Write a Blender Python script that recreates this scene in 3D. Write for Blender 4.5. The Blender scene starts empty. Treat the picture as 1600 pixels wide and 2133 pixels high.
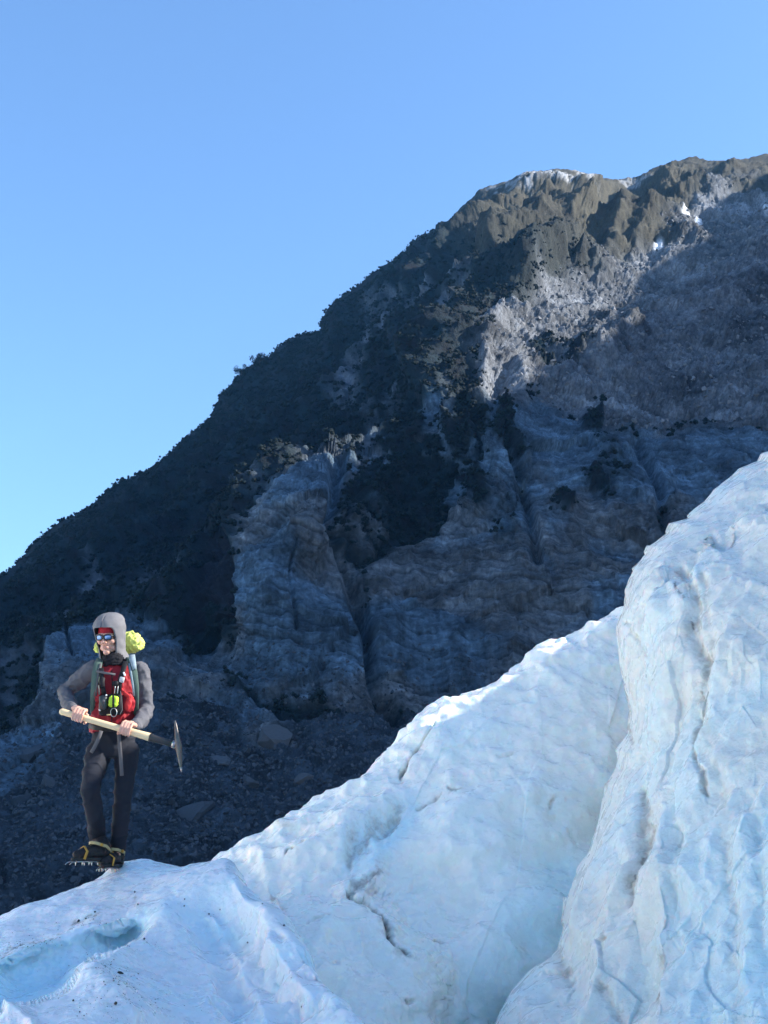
import bpy, bmesh, math, random
import numpy as np
from mathutils import Vector, Matrix

# ------------------------------------------------------------------ camera, sky, sun
SC = bpy.context.scene
COL = SC.collection
random.seed(7)
RNG = np.random.default_rng(11)

CZ = 1.6                      # eye height above the glacier
FPX = 2575.0                  # focal length in pixels of a 1600 x 2133 picture
PITCH = math.radians(15.0)
cam_d = bpy.data.cameras.new("camera")
cam = bpy.data.objects.new("camera", cam_d)
COL.objects.link(cam)
cam.location = (0, 0, CZ)
cam.rotation_euler = (math.pi / 2 + PITCH, 0, 0)
cam_d.sensor_fit = 'VERTICAL'
cam_d.angle_y = 2 * math.atan(1066.5 / FPX)
cam_d.clip_start = 0.1
cam_d.clip_end = 9000
SC.camera = cam

SUN_EL = math.radians(31.0)
SUN_AZ = math.radians(90.0)   # clockwise from +Y (the way the camera looks)
SUN = Vector((math.sin(SUN_AZ) * math.cos(SUN_EL), math.cos(SUN_AZ) * math.cos(SUN_EL), math.sin(SUN_EL)))
world = bpy.data.worlds.new("World")
SC.world = world
world.use_nodes = True
wn = world.node_tree.nodes
sky = wn.new('ShaderNodeTexSky')
sky.sky_type = 'NISHITA'
sky.sun_disc = False
sky.sun_elevation = SUN_EL
sky.sun_rotation = SUN_AZ
sky.altitude = 200
sky.air_density = 1.15
sky.dust_density = 0.4
sky.ozone_density = 6.0
bg = wn['Background']
bg.inputs['Strength'].default_value = 0.125
world.node_tree.links.new(sky.outputs[0], bg.inputs[0])
sun_d = bpy.data.lights.new("sun", 'SUN')
sun_d.energy = 5.0
sun_d.angle = math.radians(0.53)
sun_d.color = (1.0, 0.95, 0.88)
sun = bpy.data.objects.new("sun", sun_d)
COL.objects.link(sun)
sun.rotation_euler = SUN.to_track_quat('Z', 'Y').to_euler()
sun.location = (40, 0, 40)

SC.view_settings.view_transform = 'Standard'
SC.view_settings.look = 'None'
SC.view_settings.exposure = 1.34
SC.view_settings.gamma = 1.0
SC.view_settings.use_curve_mapping = False
SC.render.engine = 'CYCLES'
SC.cycles.use_denoising = True
SC.cycles.max_bounces = 8
SC.cycles.diffuse_bounces = 4
SC.cycles.volume_bounces = 0


# ------------------------------------------------------------------ helpers
def P(px, py, Y):
    """world point seen at a pixel of the photograph, standing Y metres away"""
    px = np.asarray(px, float); py = np.asarray(py, float); Y = np.asarray(Y, float)
    dx = (px - 800) / FPX
    up = (1066.5 - py) / FPX
    yy = math.cos(PITCH) - up * math.sin(PITCH)
    zz = math.sin(PITCH) + up * math.cos(PITCH)
    return np.stack(np.broadcast_arrays(dx / yy * Y, Y, CZ + zz / yy * Y), -1)


def PV(px, py, Y):
    return Vector([float(v) for v in P(px, py, Y)])


_perm = np.random.default_rng(5).permutation(256).astype(np.int64)
_perm = np.concatenate([_perm, _perm, _perm])
_g = np.random.default_rng(6).normal(size=(256, 3))
_g /= np.linalg.norm(_g, axis=1, keepdims=True)


def gnoise(p):
    """gradient noise, about -0.7 .. 0.7"""
    i = np.floor(p).astype(np.int64)
    f = p - i
    i &= 255
    u = f * f * f * (f * (f * 6 - 15) + 10)
    out = 0
    for a in (0, 1):
        wa = u[..., 0] if a else 1 - u[..., 0]
        A = _perm[(i[..., 0] + a) & 255]
        for b in (0, 1):
            wb = wa * (u[..., 1] if b else 1 - u[..., 1])
            B = _perm[A + ((i[..., 1] + b) & 255)]
            for c in (0, 1):
                w = wb * (u[..., 2] if c else 1 - u[..., 2])
                h = _perm[B + ((i[..., 2] + c) & 255)]
                g = _g[h]
                out = out + w * (g[..., 0] * (f[..., 0] - a) + g[..., 1] * (f[..., 1] - b) + g[..., 2] * (f[..., 2] - c))
    return out * 1.5


def fbm(p, octs=5, lac=2.03, gain=0.5):
    s = 0; a = 1.0; q = p
    for o in range(octs):
        s = s + a * gnoise(q + 17.3 * o)
        q = q * lac; a *= gain
    return s


def ridged(p, octs=5, lac=2.05, gain=0.5):
    s = 0; a = 1.0; q = p; w = 1.0
    for o in range(octs):
        n = 1 - np.abs(gnoise(q + 31.7 * o)) * 1.6
        n = n * n * w
        s = s + a * n
        w = np.clip(n * 1.4, 0, 1)
        q = q * lac; a *= gain
    return s


def worley(p, seed=0):
    """F1, F2 and a random value of the nearest cell"""
    i = np.floor(p).astype(np.int64)
    f1 = np.full(p.shape[:-1], 9.0); f2 = f1.copy(); rid = np.zeros(p.shape[:-1])
    jit = np.random.default_rng(100 + seed).random((256, 4))
    for a in (-1, 0, 1):
        A = _perm[(i[..., 0] + a) & 255]
        for b in (-1, 0, 1):
            B = _perm[A + ((i[..., 1] + b) & 255)]
            for c in (-1, 0, 1):
                h = jit[_perm[B + ((i[..., 2] + c) & 255)]]
                d = np.sqrt((i[..., 0] + a + h[..., 0] - p[..., 0]) ** 2 + (i[..., 1] + b + h[..., 1] - p[..., 1]) ** 2 + (i[..., 2] + c + h[..., 2] - p[..., 2]) ** 2)
                near = d < f1
                f2 = np.where(near, f1, np.minimum(f2, d))
                rid = np.where(near, h[..., 3], rid)
                f1 = np.where(near, d, f1)
    return f1, f2, rid


def facets(p, seed=0):
    """broken planes: every cell is a tilted flat face"""
    i = np.floor(p).astype(np.int64)
    f1 = np.full(p.shape[:-1], 9.0); out = np.zeros(p.shape[:-1])
    jit = np.random.default_rng(500 + seed).random((256, 7))
    for a in (-1, 0, 1):
        A = _perm[(i[..., 0] + a) & 255]
        for b in (-1, 0, 1):
            B = _perm[A + ((i[..., 1] + b) & 255)]
            for c in (-1, 0, 1):
                h = jit[_perm[B + ((i[..., 2] + c) & 255)]]
                q = np.stack([p[..., 0] - i[..., 0] - a - h[..., 0], p[..., 1] - i[..., 1] - b - h[..., 1], p[..., 2] - i[..., 2] - c - h[..., 2]], -1)
                dd = (q * q).sum(-1)
                near = dd < f1
                f1 = np.where(near, dd, f1)
                out = np.where(near, (q * (h[..., 3:6] - 0.5)).sum(-1) * 1.6 + (h[..., 6] - 0.5) * 0.5, out)
    return out


def smooth_cells(p, seed=0, k=9.0):
    """soft-edged cells: a rounded bowl round each point"""
    i = np.floor(p).astype(np.int64)
    s = np.zeros(p.shape[:-1])
    jit = np.random.default_rng(300 + seed).random((256, 3))
    for a in (-1, 0, 1):
        A = _perm[(i[..., 0] + a) & 255]
        for b in (-1, 0, 1):
            B = _perm[A + ((i[..., 1] + b) & 255)]
            for c in (-1, 0, 1):
                h = jit[_perm[B + ((i[..., 2] + c) & 255)]]
                d2 = (i[..., 0] + a + h[..., 0] - p[..., 0]) ** 2 + (i[..., 1] + b + h[..., 1] - p[..., 1]) ** 2 + (i[..., 2] + c + h[..., 2] - p[..., 2]) ** 2
                s += np.exp(-k * d2)
    return -np.log(s + 1e-6) / k


def sstep(a, b, x):
    t = np.clip((x - a) / (b - a), 0, 1)
    return t * t * (3 - 2 * t)


class Tps:
    """thin-plate spline through (px, py) -> value"""
    def __init__(s, pts, smooth=1e-3):
        a = np.array(pts, float)
        s.c = a[:, :2] / 1000.0
        v = a[:, 2]
        n = len(a)
        K = s.k(s.c[:, None] - s.c[None]) + np.eye(n) * smooth
        Q = np.concatenate([np.ones((n, 1)), s.c], 1)
        M = np.block([[K, Q], [Q.T, np.zeros((3, 3))]])
        s.w = np.linalg.solve(M, np.concatenate([v, np.zeros(3)]))

    def k(s, d):
        r2 = (d ** 2).sum(-1)
        return 0.5 * r2 * np.log(r2 + 1e-12)

    def __call__(s, px, py):
        sh = px.shape
        q = np.stack([px.ravel(), py.ravel()], -1) / 1000.0
        out = s.w[-3] + q @ s.w[-2:]
        for j in range(len(s.c)):
            out += s.w[j] * s.k(q - s.c[j])
        return out.reshape(sh)


def sd_line(px, py, pts):
    """distance to a polyline in picture units, and the parameter 0..1 along it"""
    best = np.full(px.shape, 1e9); par = np.zeros(px.shape)
    n = len(pts) - 1
    for k in range(n):
        (ax, ay), (bx, by) = pts[k][:2], pts[k + 1][:2]
        ex, ey = bx - ax, by - ay
        t = np.clip(((px - ax) * ex + (py - ay) * ey) / (ex * ex + ey * ey), 0, 1)
        d = np.hypot(px - ax - t * ex, py - ay - t * ey)
        m = d < best
        best = np.where(m, d, best); par = np.where(m, (k + t) / n, par)
    return best, par


def sd_poly(px, py, pts):
    """signed distance to a polygon, positive inside"""
    d, _ = sd_line(px, py, list(pts) + [pts[0]])
    ins = np.zeros(px.shape, bool)
    n = len(pts)
    for k in range(n):
        ax, ay = pts[k]; bx, by = pts[(k + 1) % n]
        if ay == by:
            continue
        c = ((ay > py) != (by > py)) & (px < (bx - ax) * (py - ay) / (by - ay) + ax)
        ins ^= c
    return np.where(ins, d, -d)


def grid_normals(W):
    du = np.gradient(W, axis=1); dv = np.gradient(W, axis=0)
    n = np.cross(du, dv)
    n /= np.linalg.norm(n, axis=-1, keepdims=True) + 1e-12
    return n


def grid_mesh(name, W, mat, attrs=None, parent=None, flip=False):
    nv, nu = W.shape[:2]
    me = bpy.data.meshes.new(name)
    idx = np.arange(nv * nu).reshape(nv, nu)
    q = np.stack([idx[:-1, :-1], idx[:-1, 1:], idx[1:, 1:], idx[1:, :-1]], -1).reshape(-1, 4)
    if flip:
        q = q[:, ::-1]
    me.vertices.add(nv * nu)
    me.vertices.foreach_set('co', W.reshape(-1).astype(np.float32))
    me.loops.add(q.size)
    me.loops.foreach_set('vertex_index', np.ascontiguousarray(q).reshape(-1).astype(np.int32))
    me.polygons.add(len(q))
    me.polygons.foreach_set('loop_start', np.arange(0, q.size, 4, dtype=np.int32))
    me.polygons.foreach_set('loop_total', np.full(len(q), 4, np.int32))
    me.update(calc_edges=True)
    me.polygons.foreach_set('use_smooth', np.ones(len(q), bool))
    for k, v in (attrs or {}).items():
        if v.ndim == 3:
            at = me.color_attributes.new(k, 'FLOAT_COLOR', 'POINT')
            c = np.ones((nv * nu, 4), np.float32); c[:, :3] = v.reshape(-1, 3)
            at.data.foreach_set('color', c.reshape(-1))
        else:
            at = me.attributes.new(k, 'FLOAT', 'POINT')
            at.data.foreach_set('value', v.reshape(-1).astype(np.float32))
    me.materials.append(mat)
    ob = bpy.data.objects.new(name, me)
    COL.objects.link(ob)
    ob.parent = parent
    return ob


def material(name, color=(0.5, 0.5, 0.5), rough=0.8, **kw):
    m = bpy.data.materials.new(name)
    m.use_nodes = True
    b = m.node_tree.nodes['Principled BSDF']
    b.inputs['Base Color'].default_value = (*color, 1)
    b.inputs['Roughness'].default_value = rough
    for k, v in kw.items():
        b.inputs[k.replace('_', ' ')].default_value = v
    return m


class NT:
    """tiny node-tree writer"""
    def __init__(s, m):
        s.t = m.node_tree; s.b = s.t.nodes['Principled BSDF']; s.out = s.t.nodes['Material Output']

    def n(s, typ, **kw):
        x = s.t.nodes.new(typ)
        for k, v in kw.items():
            if k.startswith('i_'):
                key = k[2:]
                x.inputs[int(key) if key.isdigit() else key.replace('_', ' ')].default_value = v
            else:
                setattr(x, k, v)
        return x

    def l(s, a, b):
        s.t.links.new(a, b)

    def attr(s, name, out='Fac'):
        return s.n('ShaderNodeAttribute', attribute_name=name).outputs[out]

    def pos(s):
        return s.n('ShaderNodeNewGeometry').outputs['Position']

    def noise(s, scale, detail=5, rough=0.55, vec=None, out='Fac'):
        x = s.n('ShaderNodeTexNoise', i_Scale=scale, i_Detail=detail, i_Roughness=rough)
        s.l(vec if vec is not None else s.pos(), x.inputs['Vector'])
        return x.outputs[out]

    def ramp(s, fac, stops):
        x = s.n('ShaderNodeValToRGB')
        e = x.color_ramp.elements
        while len(e) < len(stops):
            e.new(0.5)
        for k, (p, c) in enumerate(stops):
            e[k].position = p
            e[k].color = (*c, 1) if len(c) == 3 else c
        s.l(fac, x.inputs[0])
        return x.outputs[0]

    def mix(s, fac, a, b, blend='MIX'):
        x = s.n('ShaderNodeMix', data_type='RGBA', blend_type=blend)
        for v, k in ((fac, 0), (a, 6), (b, 7)):
            if hasattr(v, 'node'):
                s.l(v, x.inputs[k])
            elif k == 0:
                x.inputs[0].default_value = v
            else:
                x.inputs[k].default_value = (*v, 1)
        return x.outputs[2]

    def math(s, op, a, b=0.0):
        x = s.n('ShaderNodeMath', operation=op)
        for v, k in ((a, 0), (b, 1)):
            if hasattr(v, 'node'):
                s.l(v, x.inputs[k])
            else:
                x.inputs[k].default_value = v
        return x.outputs[0]

    def bump(s, h, strength, dist, prev=None):
        x = s.n('ShaderNodeBump', i_Strength=strength, i_Distance=dist)
        s.l(h, x.inputs['Height'])
        if prev is not None:
            s.l(prev, x.inputs['Normal'])
        return x.outputs['Normal']


def tag(o, label=None, category=None, group=None, kind=None):
    for k, v in (('label', label), ('category', category), ('group', group), ('kind', kind)):
        if v:
            o[k] = v
    return o


# ------------------------------------------------------------------ the mountain
SKY = [(-900, 1750), (-500, 1540), (-200, 1350), (0, 1215), (60, 1152), (110, 1107), (180, 1062), (260, 1012), (330, 967), (370, 937), (420, 884), (470, 824), (505, 785), (528, 765), (560, 752), (600, 717), (665, 687), (700, 628), (740, 603), (800, 562), (860, 512), (930, 462), (1000, 397), (1060, 377), (1110, 360), (1160, 349), (1210, 357), (1250, 374), (1318, 378), (1355, 358), (1400, 338), (1450, 331), (1500, 337), (1560, 333), (1600, 322), (1700, 306), (1900, 285), (2200, 300), (2600, 340)]
MDEPTH = [
    # foot of the slope, under the ice edge
    (-900, 2050, 70), (-300, 2050, 70), (0, 2020, 70), (400, 2020, 70), (800, 2020, 70), (1200, 2020, 70), (1600, 2020, 70), (2200, 2020, 70),
    (0, 1800, 79), (400, 1800, 79), (800, 1800, 79), (1300, 1750, 80), (1900, 1750, 80),
    (0, 1600, 92), (300, 1600, 91), (600, 1600, 93), (900, 1600, 93), (1300, 1550, 92),
    # lower cliffs
    (80, 1440, 106), (110, 1330, 122), (300, 1300, 122), (250, 1430, 104), (420, 1430, 106), (440, 1320, 121), (520, 1470, 103), (700, 1480, 101),
    (480, 1300, 114), (520, 1150, 122), (590, 1020, 133), (680, 950, 148), (640, 1200, 116), (700, 1150, 121), (760, 1350, 106), (650, 1350, 107),
    (400, 1240, 127), (330, 1250, 129),
    (725, 1100, 124), (790, 1300, 110), (820, 1450, 104), (800, 1180, 121), (850, 1080, 138),
    (900, 1150, 128), (950, 1350, 110), (1000, 1050, 133), (1100, 1200, 119), (1100, 1400, 106), (1300, 1200, 118), (1300, 1400, 105), (1500, 1200, 118), (1040, 860, 147), (1200, 950, 142), (1400, 1000, 138), (1600, 1000, 136),
    # rib between the wooded side and the debris bowl
    (860, 930, 152), (900, 820, 168), (940, 710, 186), (1000, 790, 162), (1000, 600, 212), (1080, 500, 242), (1180, 430, 272),
    # bowl
    (1120, 760, 180), (1250, 740, 187), (1250, 640, 208), (1200, 560, 228), (1400, 560, 236), (1400, 760, 190), (1400, 880, 160), (1320, 450, 268), (1600, 480, 262), (1600, 650, 218), (1600, 820, 176), (2100, 600, 240), (2100, 900, 170), (2100, 1300, 115),
    # crest
    (1000, 397, 300), (1160, 349, 312), (1260, 374, 322), (1450, 331, 326), (1600, 322, 322), (1900, 285, 320), (2400, 300, 320),
    (800, 562, 296), (700, 628, 290), (550, 755, 276), (370, 937, 250), (180, 1062, 232), (0, 1215, 214), (-300, 1410, 190), (-700, 1640, 160),
    # wooded side
    (860, 650, 238), (740, 760, 226), (700, 900, 172), (600, 880, 205), (500, 1000, 186), (420, 1100, 176), (350, 1160, 160), (250, 1200, 160), (150, 1250, 152), (40, 1330, 136), (-200, 1500, 118), (-500, 1700, 100),
]
_nu, _nv, _nb = 860, 560, 10
px1 = np.concatenate([np.linspace(-900, -40, 50, endpoint=False), np.linspace(-40, 1640, _nu - 100, endpoint=False), np.linspace(1640, 2500, 50)])
crest = np.interp(px1, *zip(*SKY))
icel = np.interp(px1, [-900, 0, 450, 860, 1300, 1440, 1600, 2500], [1990, 1940, 1810, 1560, 1320, 1110, 1000, 900])
icel = np.maximum(icel, crest + 60)
t = np.linspace(0, 1, _nv)[:, None]
bot = 2040.0
PY = np.where(t < 0.12, bot + (icel + 30 - bot) * (t / 0.12), (icel + 30) + (crest - icel - 30) * ((t - 0.12) / 0.88))
PX = np.broadcast_to(px1, PY.shape).copy()
depth = np.exp(Tps([(a, b, math.log(c)) for a, b, c in MDEPTH], 2e-4)(PX, PY))
edge = PY - crest
depth = depth + 14 * (1 - np.sqrt(1 - np.clip(1 - edge / 45, 0, 1) ** 2))     # the crest rounds over
M = P(PX, PY, depth)
# back of the mountain
last = M[-1]
back = [last + np.array([0, d, -d * 0.15 - d * d * 0.004]) for d in np.linspace(6, 320, _nb)]
M = np.concatenate([M, np.stack(back)], 0)
PXb = np.concatenate([PX, np.broadcast_to(px1, (_nb, len(px1)))], 0)
PYb = np.concatenate([PY, np.broadcast_to(crest, (_nb, len(px1))) - 20], 0)

wob = np.stack([fbm(M * 0.06, 5), fbm(M * 0.06 + 50, 5)], -1)
wx, wy = PXb + wob[..., 0] * 38, PYb + wob[..., 1] * 38
wx2, wy2 = PXb + wob[..., 0] * 14, PYb + wob[..., 1] * 14
SLAB = [(468, 1400), (474, 1300), (484, 1180), (560, 1015), (620, 960), (650, 925), (715, 930), (728, 1010), (748, 1130), (772, 1210), (785, 1300), (800, 1390), (815, 1490), (740, 1480), (640, 1450), (540, 1440)]
CLIFF = [(800, 1440), (775, 1260), (765, 1150), (850, 1120), (905, 1100), (925, 1040), (980, 940), (1010, 820), (1120, 815), (1290, 905), (1420, 890), (1700, 900), (2300, 950), (2300, 1400), (1330, 1430), (1000, 1520)]
LOW = [(60, 1450), (100, 1340), (160, 1310), (280, 1288), (370, 1320), (390, 1360), (470, 1330), (480, 1420), (600, 1500), (620, 1580), (520, 1560), (470, 1460), (300, 1450), (150, 1490), (60, 1600), (-60, 1700), (-60, 1560)]
BOWL = [(985, 830), (975, 740), (1000, 680), (1080, 610), (1200, 545), (1330, 490), (1420, 430), (1480, 385), (1620, 375), (2300, 380), (2300, 960), (1700, 910), (1420, 900), (1290, 915), (1120, 825), (1030, 835)]
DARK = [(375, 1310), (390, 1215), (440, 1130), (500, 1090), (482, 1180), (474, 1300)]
SCREE = [(-900, 2100), (-900, 1760), (-300, 1650), (-20, 1560), (60, 1480), (300, 1440), (470, 1440), (600, 1470), (800, 1475), (1000, 1505), (1350, 1440), (2500, 1440), (2500, 2100)]
rock = np.maximum.reduce([sstep(-9, 9, sd_poly(wx2, wy2, SLAB)), sstep(-14, 14, sd_poly(wx2, wy2, CLIFF)), sstep(-8, 8, sd_poly(wx2, wy2, LOW))])
CRAG = [(705, 935), (770, 880), (860, 850), (930, 800), (1000, 830), (985, 940), (925, 1045), (905, 1138), (790, 1200), (735, 1150), (715, 1040)]
rock = np.maximum(rock, 0.85 * sstep(-8, 12, sd_poly(wx2, wy2, CRAG)) * sstep(-0.05, 0.18, fbm(np.stack([M[..., 0] * .16, M[..., 1] * .08, M[..., 2] * .06], -1) + 90, 4)))
bowl = sstep(-25, 25, sd_poly(wx, wy, BOWL)) * (1 - rock)
scree = sstep(-15, 15, sd_poly(wx, wy, SCREE)) * (1 - rock)
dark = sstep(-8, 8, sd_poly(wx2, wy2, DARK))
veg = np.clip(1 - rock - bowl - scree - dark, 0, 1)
# bushes hold on to parts of the cliff
patch = np.zeros_like(veg)
for (cx, cy, rx, ry) in [(780, 1070, 60, 70), (840, 1040, 70, 100), (880, 950, 40, 60), (970, 880, 45, 70), (1050, 1080, 30, 35), (1170, 1030, 30, 30), (1260, 960, 35, 60), (1240, 880, 25, 30), (1170, 720, 60, 30), (1390, 1060, 16, 60), (745, 1090, 14, 70), (1075, 930, 16, 60), (950, 1000, 30, 60), (1050, 870, 22, 50), (440, 1280, 40, 40)]:
    e = np.hypot((wx - cx) / rx, (wy - cy) / ry)
    patch = np.maximum(patch, sstep(1.15, 0.75, e))
speck = sstep(0.05, 0.3, fbm(M * 0.16 + 9, 4))
patch = np.clip(patch * (0.35 + 0.9 * speck), 0, 1)
# pale wash-outs and gullies on the wooded side
streak = np.zeros_like(veg)
for pts, w in [([(112, 1292), (145, 1245), (172, 1200), (195, 1180)], 9), ([(275, 1262), (330, 1210), (400, 1130), (470, 1060), (545, 1010)], 13), ([(340, 1252), (362, 1222), (376, 1205)], 4), ([(0, 1470), (25, 1400), (65, 1360)], 9), ([(690, 830), (740, 740), (770, 640), (820, 615)], 14), ([(640, 860), (560, 960), (480, 1050)], 7), ([(790, 880), (820, 800), (835, 740)], 9), ([(745, 980), (760, 930), (800, 860)], 7), ([(930, 800), (925, 850), (945, 890)], 6), ([(690, 1000), (740, 980), (765, 900)], 8), ([(800, 690), (850, 650), (900, 600)], 10), ([(700, 930), (760, 880), (770, 830)], 9), ([(985, 560), (940, 640)], 8)]:
    d, par = sd_line(wx2, wy2, pts)
    w = w * 1.7
    streak = np.maximum(streak, sstep(w * 1.3, w * 0.3, d) * (0.35 + 0.65 * sstep(-0.25, 0.2, wob[..., 0] + fbm(M * 0.3, 2))))
streak *= veg
tus = sstep(640, 430, wy) * sstep(900, 1050, wx) * veg

up = np.array([0.30, 0.55, 0.78])
N = grid_normals(M)
N *= np.sign((N * (np.array([0, 0, 40]) - M)).sum(-1, keepdims=True) + 1e-9)
N[-_nb:] = np.array([0, 0, 1.0])
# coordinates with the fall line squeezed, for gullies and ribs
fall = np.array([-0.42, -0.40, -0.81]); fall /= np.linalg.norm(fall)
along = (M * fall).sum(-1, keepdims=True)
Mr = M - fall * along * 0.72
gul = ridged(Mr * 0.035 + 3, 4)
gul2 = ridged(Mr * 0.11 + 8, 4)
big = fbm(M * 0.028 + 4, 4)
strn = np.array([0.22, 0.05, 0.97])
sc = (M * strn).sum(-1) + 1.8 * fbm(M * 0.09, 3)
zer = np.zeros_like(sc)
s1 = gnoise(np.stack([sc * 0.75, zer + 3.1, zer], -1)) + 0.6 * gnoise(np.stack([sc * 1.9, zer, zer + 7.7], -1) + 0.25 * M * 0.2)
vert = ridged(np.stack([M[..., 0] * 0.22, M[..., 1] * 0.05, M[..., 2] * 0.035], -1), 3)
f1, f2, rid = worley(M * np.array([0.13, 0.10, 0.10]) + 0.35 * wob[..., :1])
blk = (rid - 0.5) * 1.6 - 1.2 * sstep(0.09, 0.0, f2 - f1)
g1, g2, rid2 = worley(M * 0.55)
fine = fbm(M * 0.5, 4)
amp = 0.45 + 0.55 * sstep(40, 160, depth.mean() * 0 + M[..., 1] - 60)
ribs = np.zeros_like(gul)
for pts, w, h in [([(1150, 435), (1120, 450), (1060, 485), (1035, 515)], 26, 5.0), ([(1215, 440), (1190, 458), (1165, 490), (1110, 545), (1075, 605)], 30, 6.5), ([(1295, 445), (1285, 470), (1262, 505)], 20, 4.0), ([(1085, 560), (1010, 590), (960, 640), (935, 700), (905, 760), (880, 800)], 26, 6), ([(1370, 430), (1330, 475)], 20, 3), ([(830, 700), (850, 680)], 16, 4), ([(1050, 650), (1010, 730), (1000, 800)], 16, 3), ([(1080, 740), (1040, 800)], 12, -2.5), ([(1000, 830), (940, 860), (925, 900)], 14, 3), ([(1200, 470), (1150, 500), (1060, 560), (980, 620)], 18, -3.5), ([(1260, 440), (1220, 480), (1190, 530)], 16, -3.5), ([(1120, 430), (1040, 470), (960, 540)], 20, -2.5)]:
    d, par = sd_line(wx2, wy2, pts)
    ribs += h * np.exp(-(d / w) ** 2) * (0.75 + 0.7 * gnoise(M * 0.07 + 5))
near_top = sstep(0, 40, PYb - np.interp(PXb[0], *zip(*SKY)))
disp = (gul - 0.9) * 4.5 * (0.2 * scree + 0.25 * rock + 0.7 * bowl + 1.0 * veg) * amp
disp += (gul2 - 0.9) * 1.3 * (0.2 * scree + 0.2 * rock + 0.8 * bowl + 0.8 * veg) * amp
disp += big * 3 * amp + ribs
terr = np.abs(((sc * 0.55 + 0.35 * gnoise(M * 0.35)) % 1.0) - 0.5) * 2
terr2 = np.abs(((sc * 1.7 + 0.5 * gnoise(M * 0.8)) % 1.0) - 0.5) * 2
facet = ridged(M * np.array([0.10, 0.07, 0.05]) + 13, 4)
fa1 = facets(M * np.array([0.11, 0.09, 0.085]) + 0.12 * wob[..., :1], 1)
fa2 = facets(M * np.array([0.36, 0.3, 0.42]) + 0.15 * wob[..., 1:], 2)
fa3 = facets(M * 1.0, 3)
disp += rock * (fa1 * 1.1 + fa2 * 0.38 + fa3 * 0.12) + bowl * (fa1 * 0.8 + fa2 * 0.35 + fa3 * 0.22) + scree * (fa2 * 0.35 + fa3 * 0.25)
disp += tus * (fa1 * 1.0 + fa2 * 0.3 + fa3 * 0.15 + fine * 0.35 + fbm(M * 0.9 + 5, 3) * 0.5) + dark * fa2
disp += rock * (s1 * 0.14 + (terr ** 3) * -0.22 + (terr2 ** 3) * -0.09 + (vert - 0.9) * 0.35 + (facet - 0.9) * 0.5 + fine * 0.15 + fbm(M * 1.3, 3) * 0.16)
k1, k2, rid3 = worley(M * 1.15, 4)
disp += bowl * (fine * 0.5 + fbm(M * 1.3, 3) * 0.28 + (rid3 - 0.5) * 0.45 * (rid2 > 0.3) - 0.2 * sstep(0.12, 0, k2 - k1) + np.maximum(0, 0.5 - g1) * 0.8 * (rid2 > 0.75) + (ridged(Mr * 0.09 + 33, 3) - 0.9) * 1.2)
disp += scree * (fine * 0.35 + np.maximum(0, 0.5 - g1) * 1.1 * (rid2 > 0.5))
disp += veg * (1 - 0.75 * tus) * (fine * 0.8 + np.maximum(0, 0.6 - g1) * 1.3 - streak * 0.9) + patch * 0.8 * (1 + fine)
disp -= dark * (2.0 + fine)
for pts, w, dep in [([(705, 950), (716, 1080), (740, 1190), (775, 1290), (800, 1420), (825, 1500)], 15, 2.6), ([(1060, 880), (1085, 990), (1110, 1090), (1115, 1160)], 11, 1.6), ([(1330, 910), (1370, 1000), (1390, 1090)], 9, 1.6), ([(1045, 890), (1065, 940)], 7, 1.2), ([(620, 1100), (618, 1290)], 4, 0.7), ([(145, 1310), (143, 1350)], 4, 0.8), ([(480, 1215), (620, 1190)], 3, 0.4), ([(472, 1310), (560, 1250), (625, 1230)], 3, 0.5), ([(850, 1250), (1000, 1240), (1110, 1260)], 5, 0.7)]:
    d, _ = sd_line(wx2, wy2, pts)
    disp -= dep * sstep(w * 1.8, 0, d)
disp *= 0.32 + 0.68 * near_top
disp[-_nb:] *= 0.5
M2 = M + N * disp[..., None]

# ground colour of every spot: rock, debris, scrub, tussock, a dusting of snow
c1 = fbm(M * 0.05 + 20, 5)[..., None]; c2 = fbm(M * 0.33 + 40, 4)[..., None]
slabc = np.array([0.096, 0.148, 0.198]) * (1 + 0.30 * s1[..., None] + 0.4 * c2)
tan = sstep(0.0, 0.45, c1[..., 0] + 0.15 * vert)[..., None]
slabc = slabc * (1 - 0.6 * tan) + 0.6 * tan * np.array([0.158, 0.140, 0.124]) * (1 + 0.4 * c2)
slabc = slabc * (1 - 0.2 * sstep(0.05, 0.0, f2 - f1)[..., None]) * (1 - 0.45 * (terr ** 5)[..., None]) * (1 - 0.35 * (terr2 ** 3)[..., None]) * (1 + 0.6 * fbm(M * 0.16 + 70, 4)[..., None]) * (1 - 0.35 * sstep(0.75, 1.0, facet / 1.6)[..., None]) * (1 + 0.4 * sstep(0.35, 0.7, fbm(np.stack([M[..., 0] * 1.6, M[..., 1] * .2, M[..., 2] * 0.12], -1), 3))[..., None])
bowlc = np.array([0.140, 0.150, 0.164]) * (1 + 0.5 * c2 + 0.8 * c1) * (0.7 + 0.45 * rid2[..., None] + 0.4 * (rid3[..., None] - 0.5)) * (1 - 0.35 * sstep(0.12, 0, k2 - k1)[..., None])
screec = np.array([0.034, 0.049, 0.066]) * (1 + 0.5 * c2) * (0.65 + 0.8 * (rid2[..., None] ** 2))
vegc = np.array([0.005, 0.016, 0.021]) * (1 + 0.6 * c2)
tusc = np.array([0.068, 0.061, 0.042]) * (1 + 0.5 * c2 + 0.4 * c1)
streakc = np.array([0.105, 0.125, 0.150]) * (1 + 0.7 * c2)
v3 = lambda a: a[..., None]
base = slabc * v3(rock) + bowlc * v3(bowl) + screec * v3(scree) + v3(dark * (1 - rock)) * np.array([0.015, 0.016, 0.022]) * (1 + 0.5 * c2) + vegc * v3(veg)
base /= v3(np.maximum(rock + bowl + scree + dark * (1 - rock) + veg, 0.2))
base = base * (1 - v3(streak)) + streakc * v3(streak)
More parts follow.
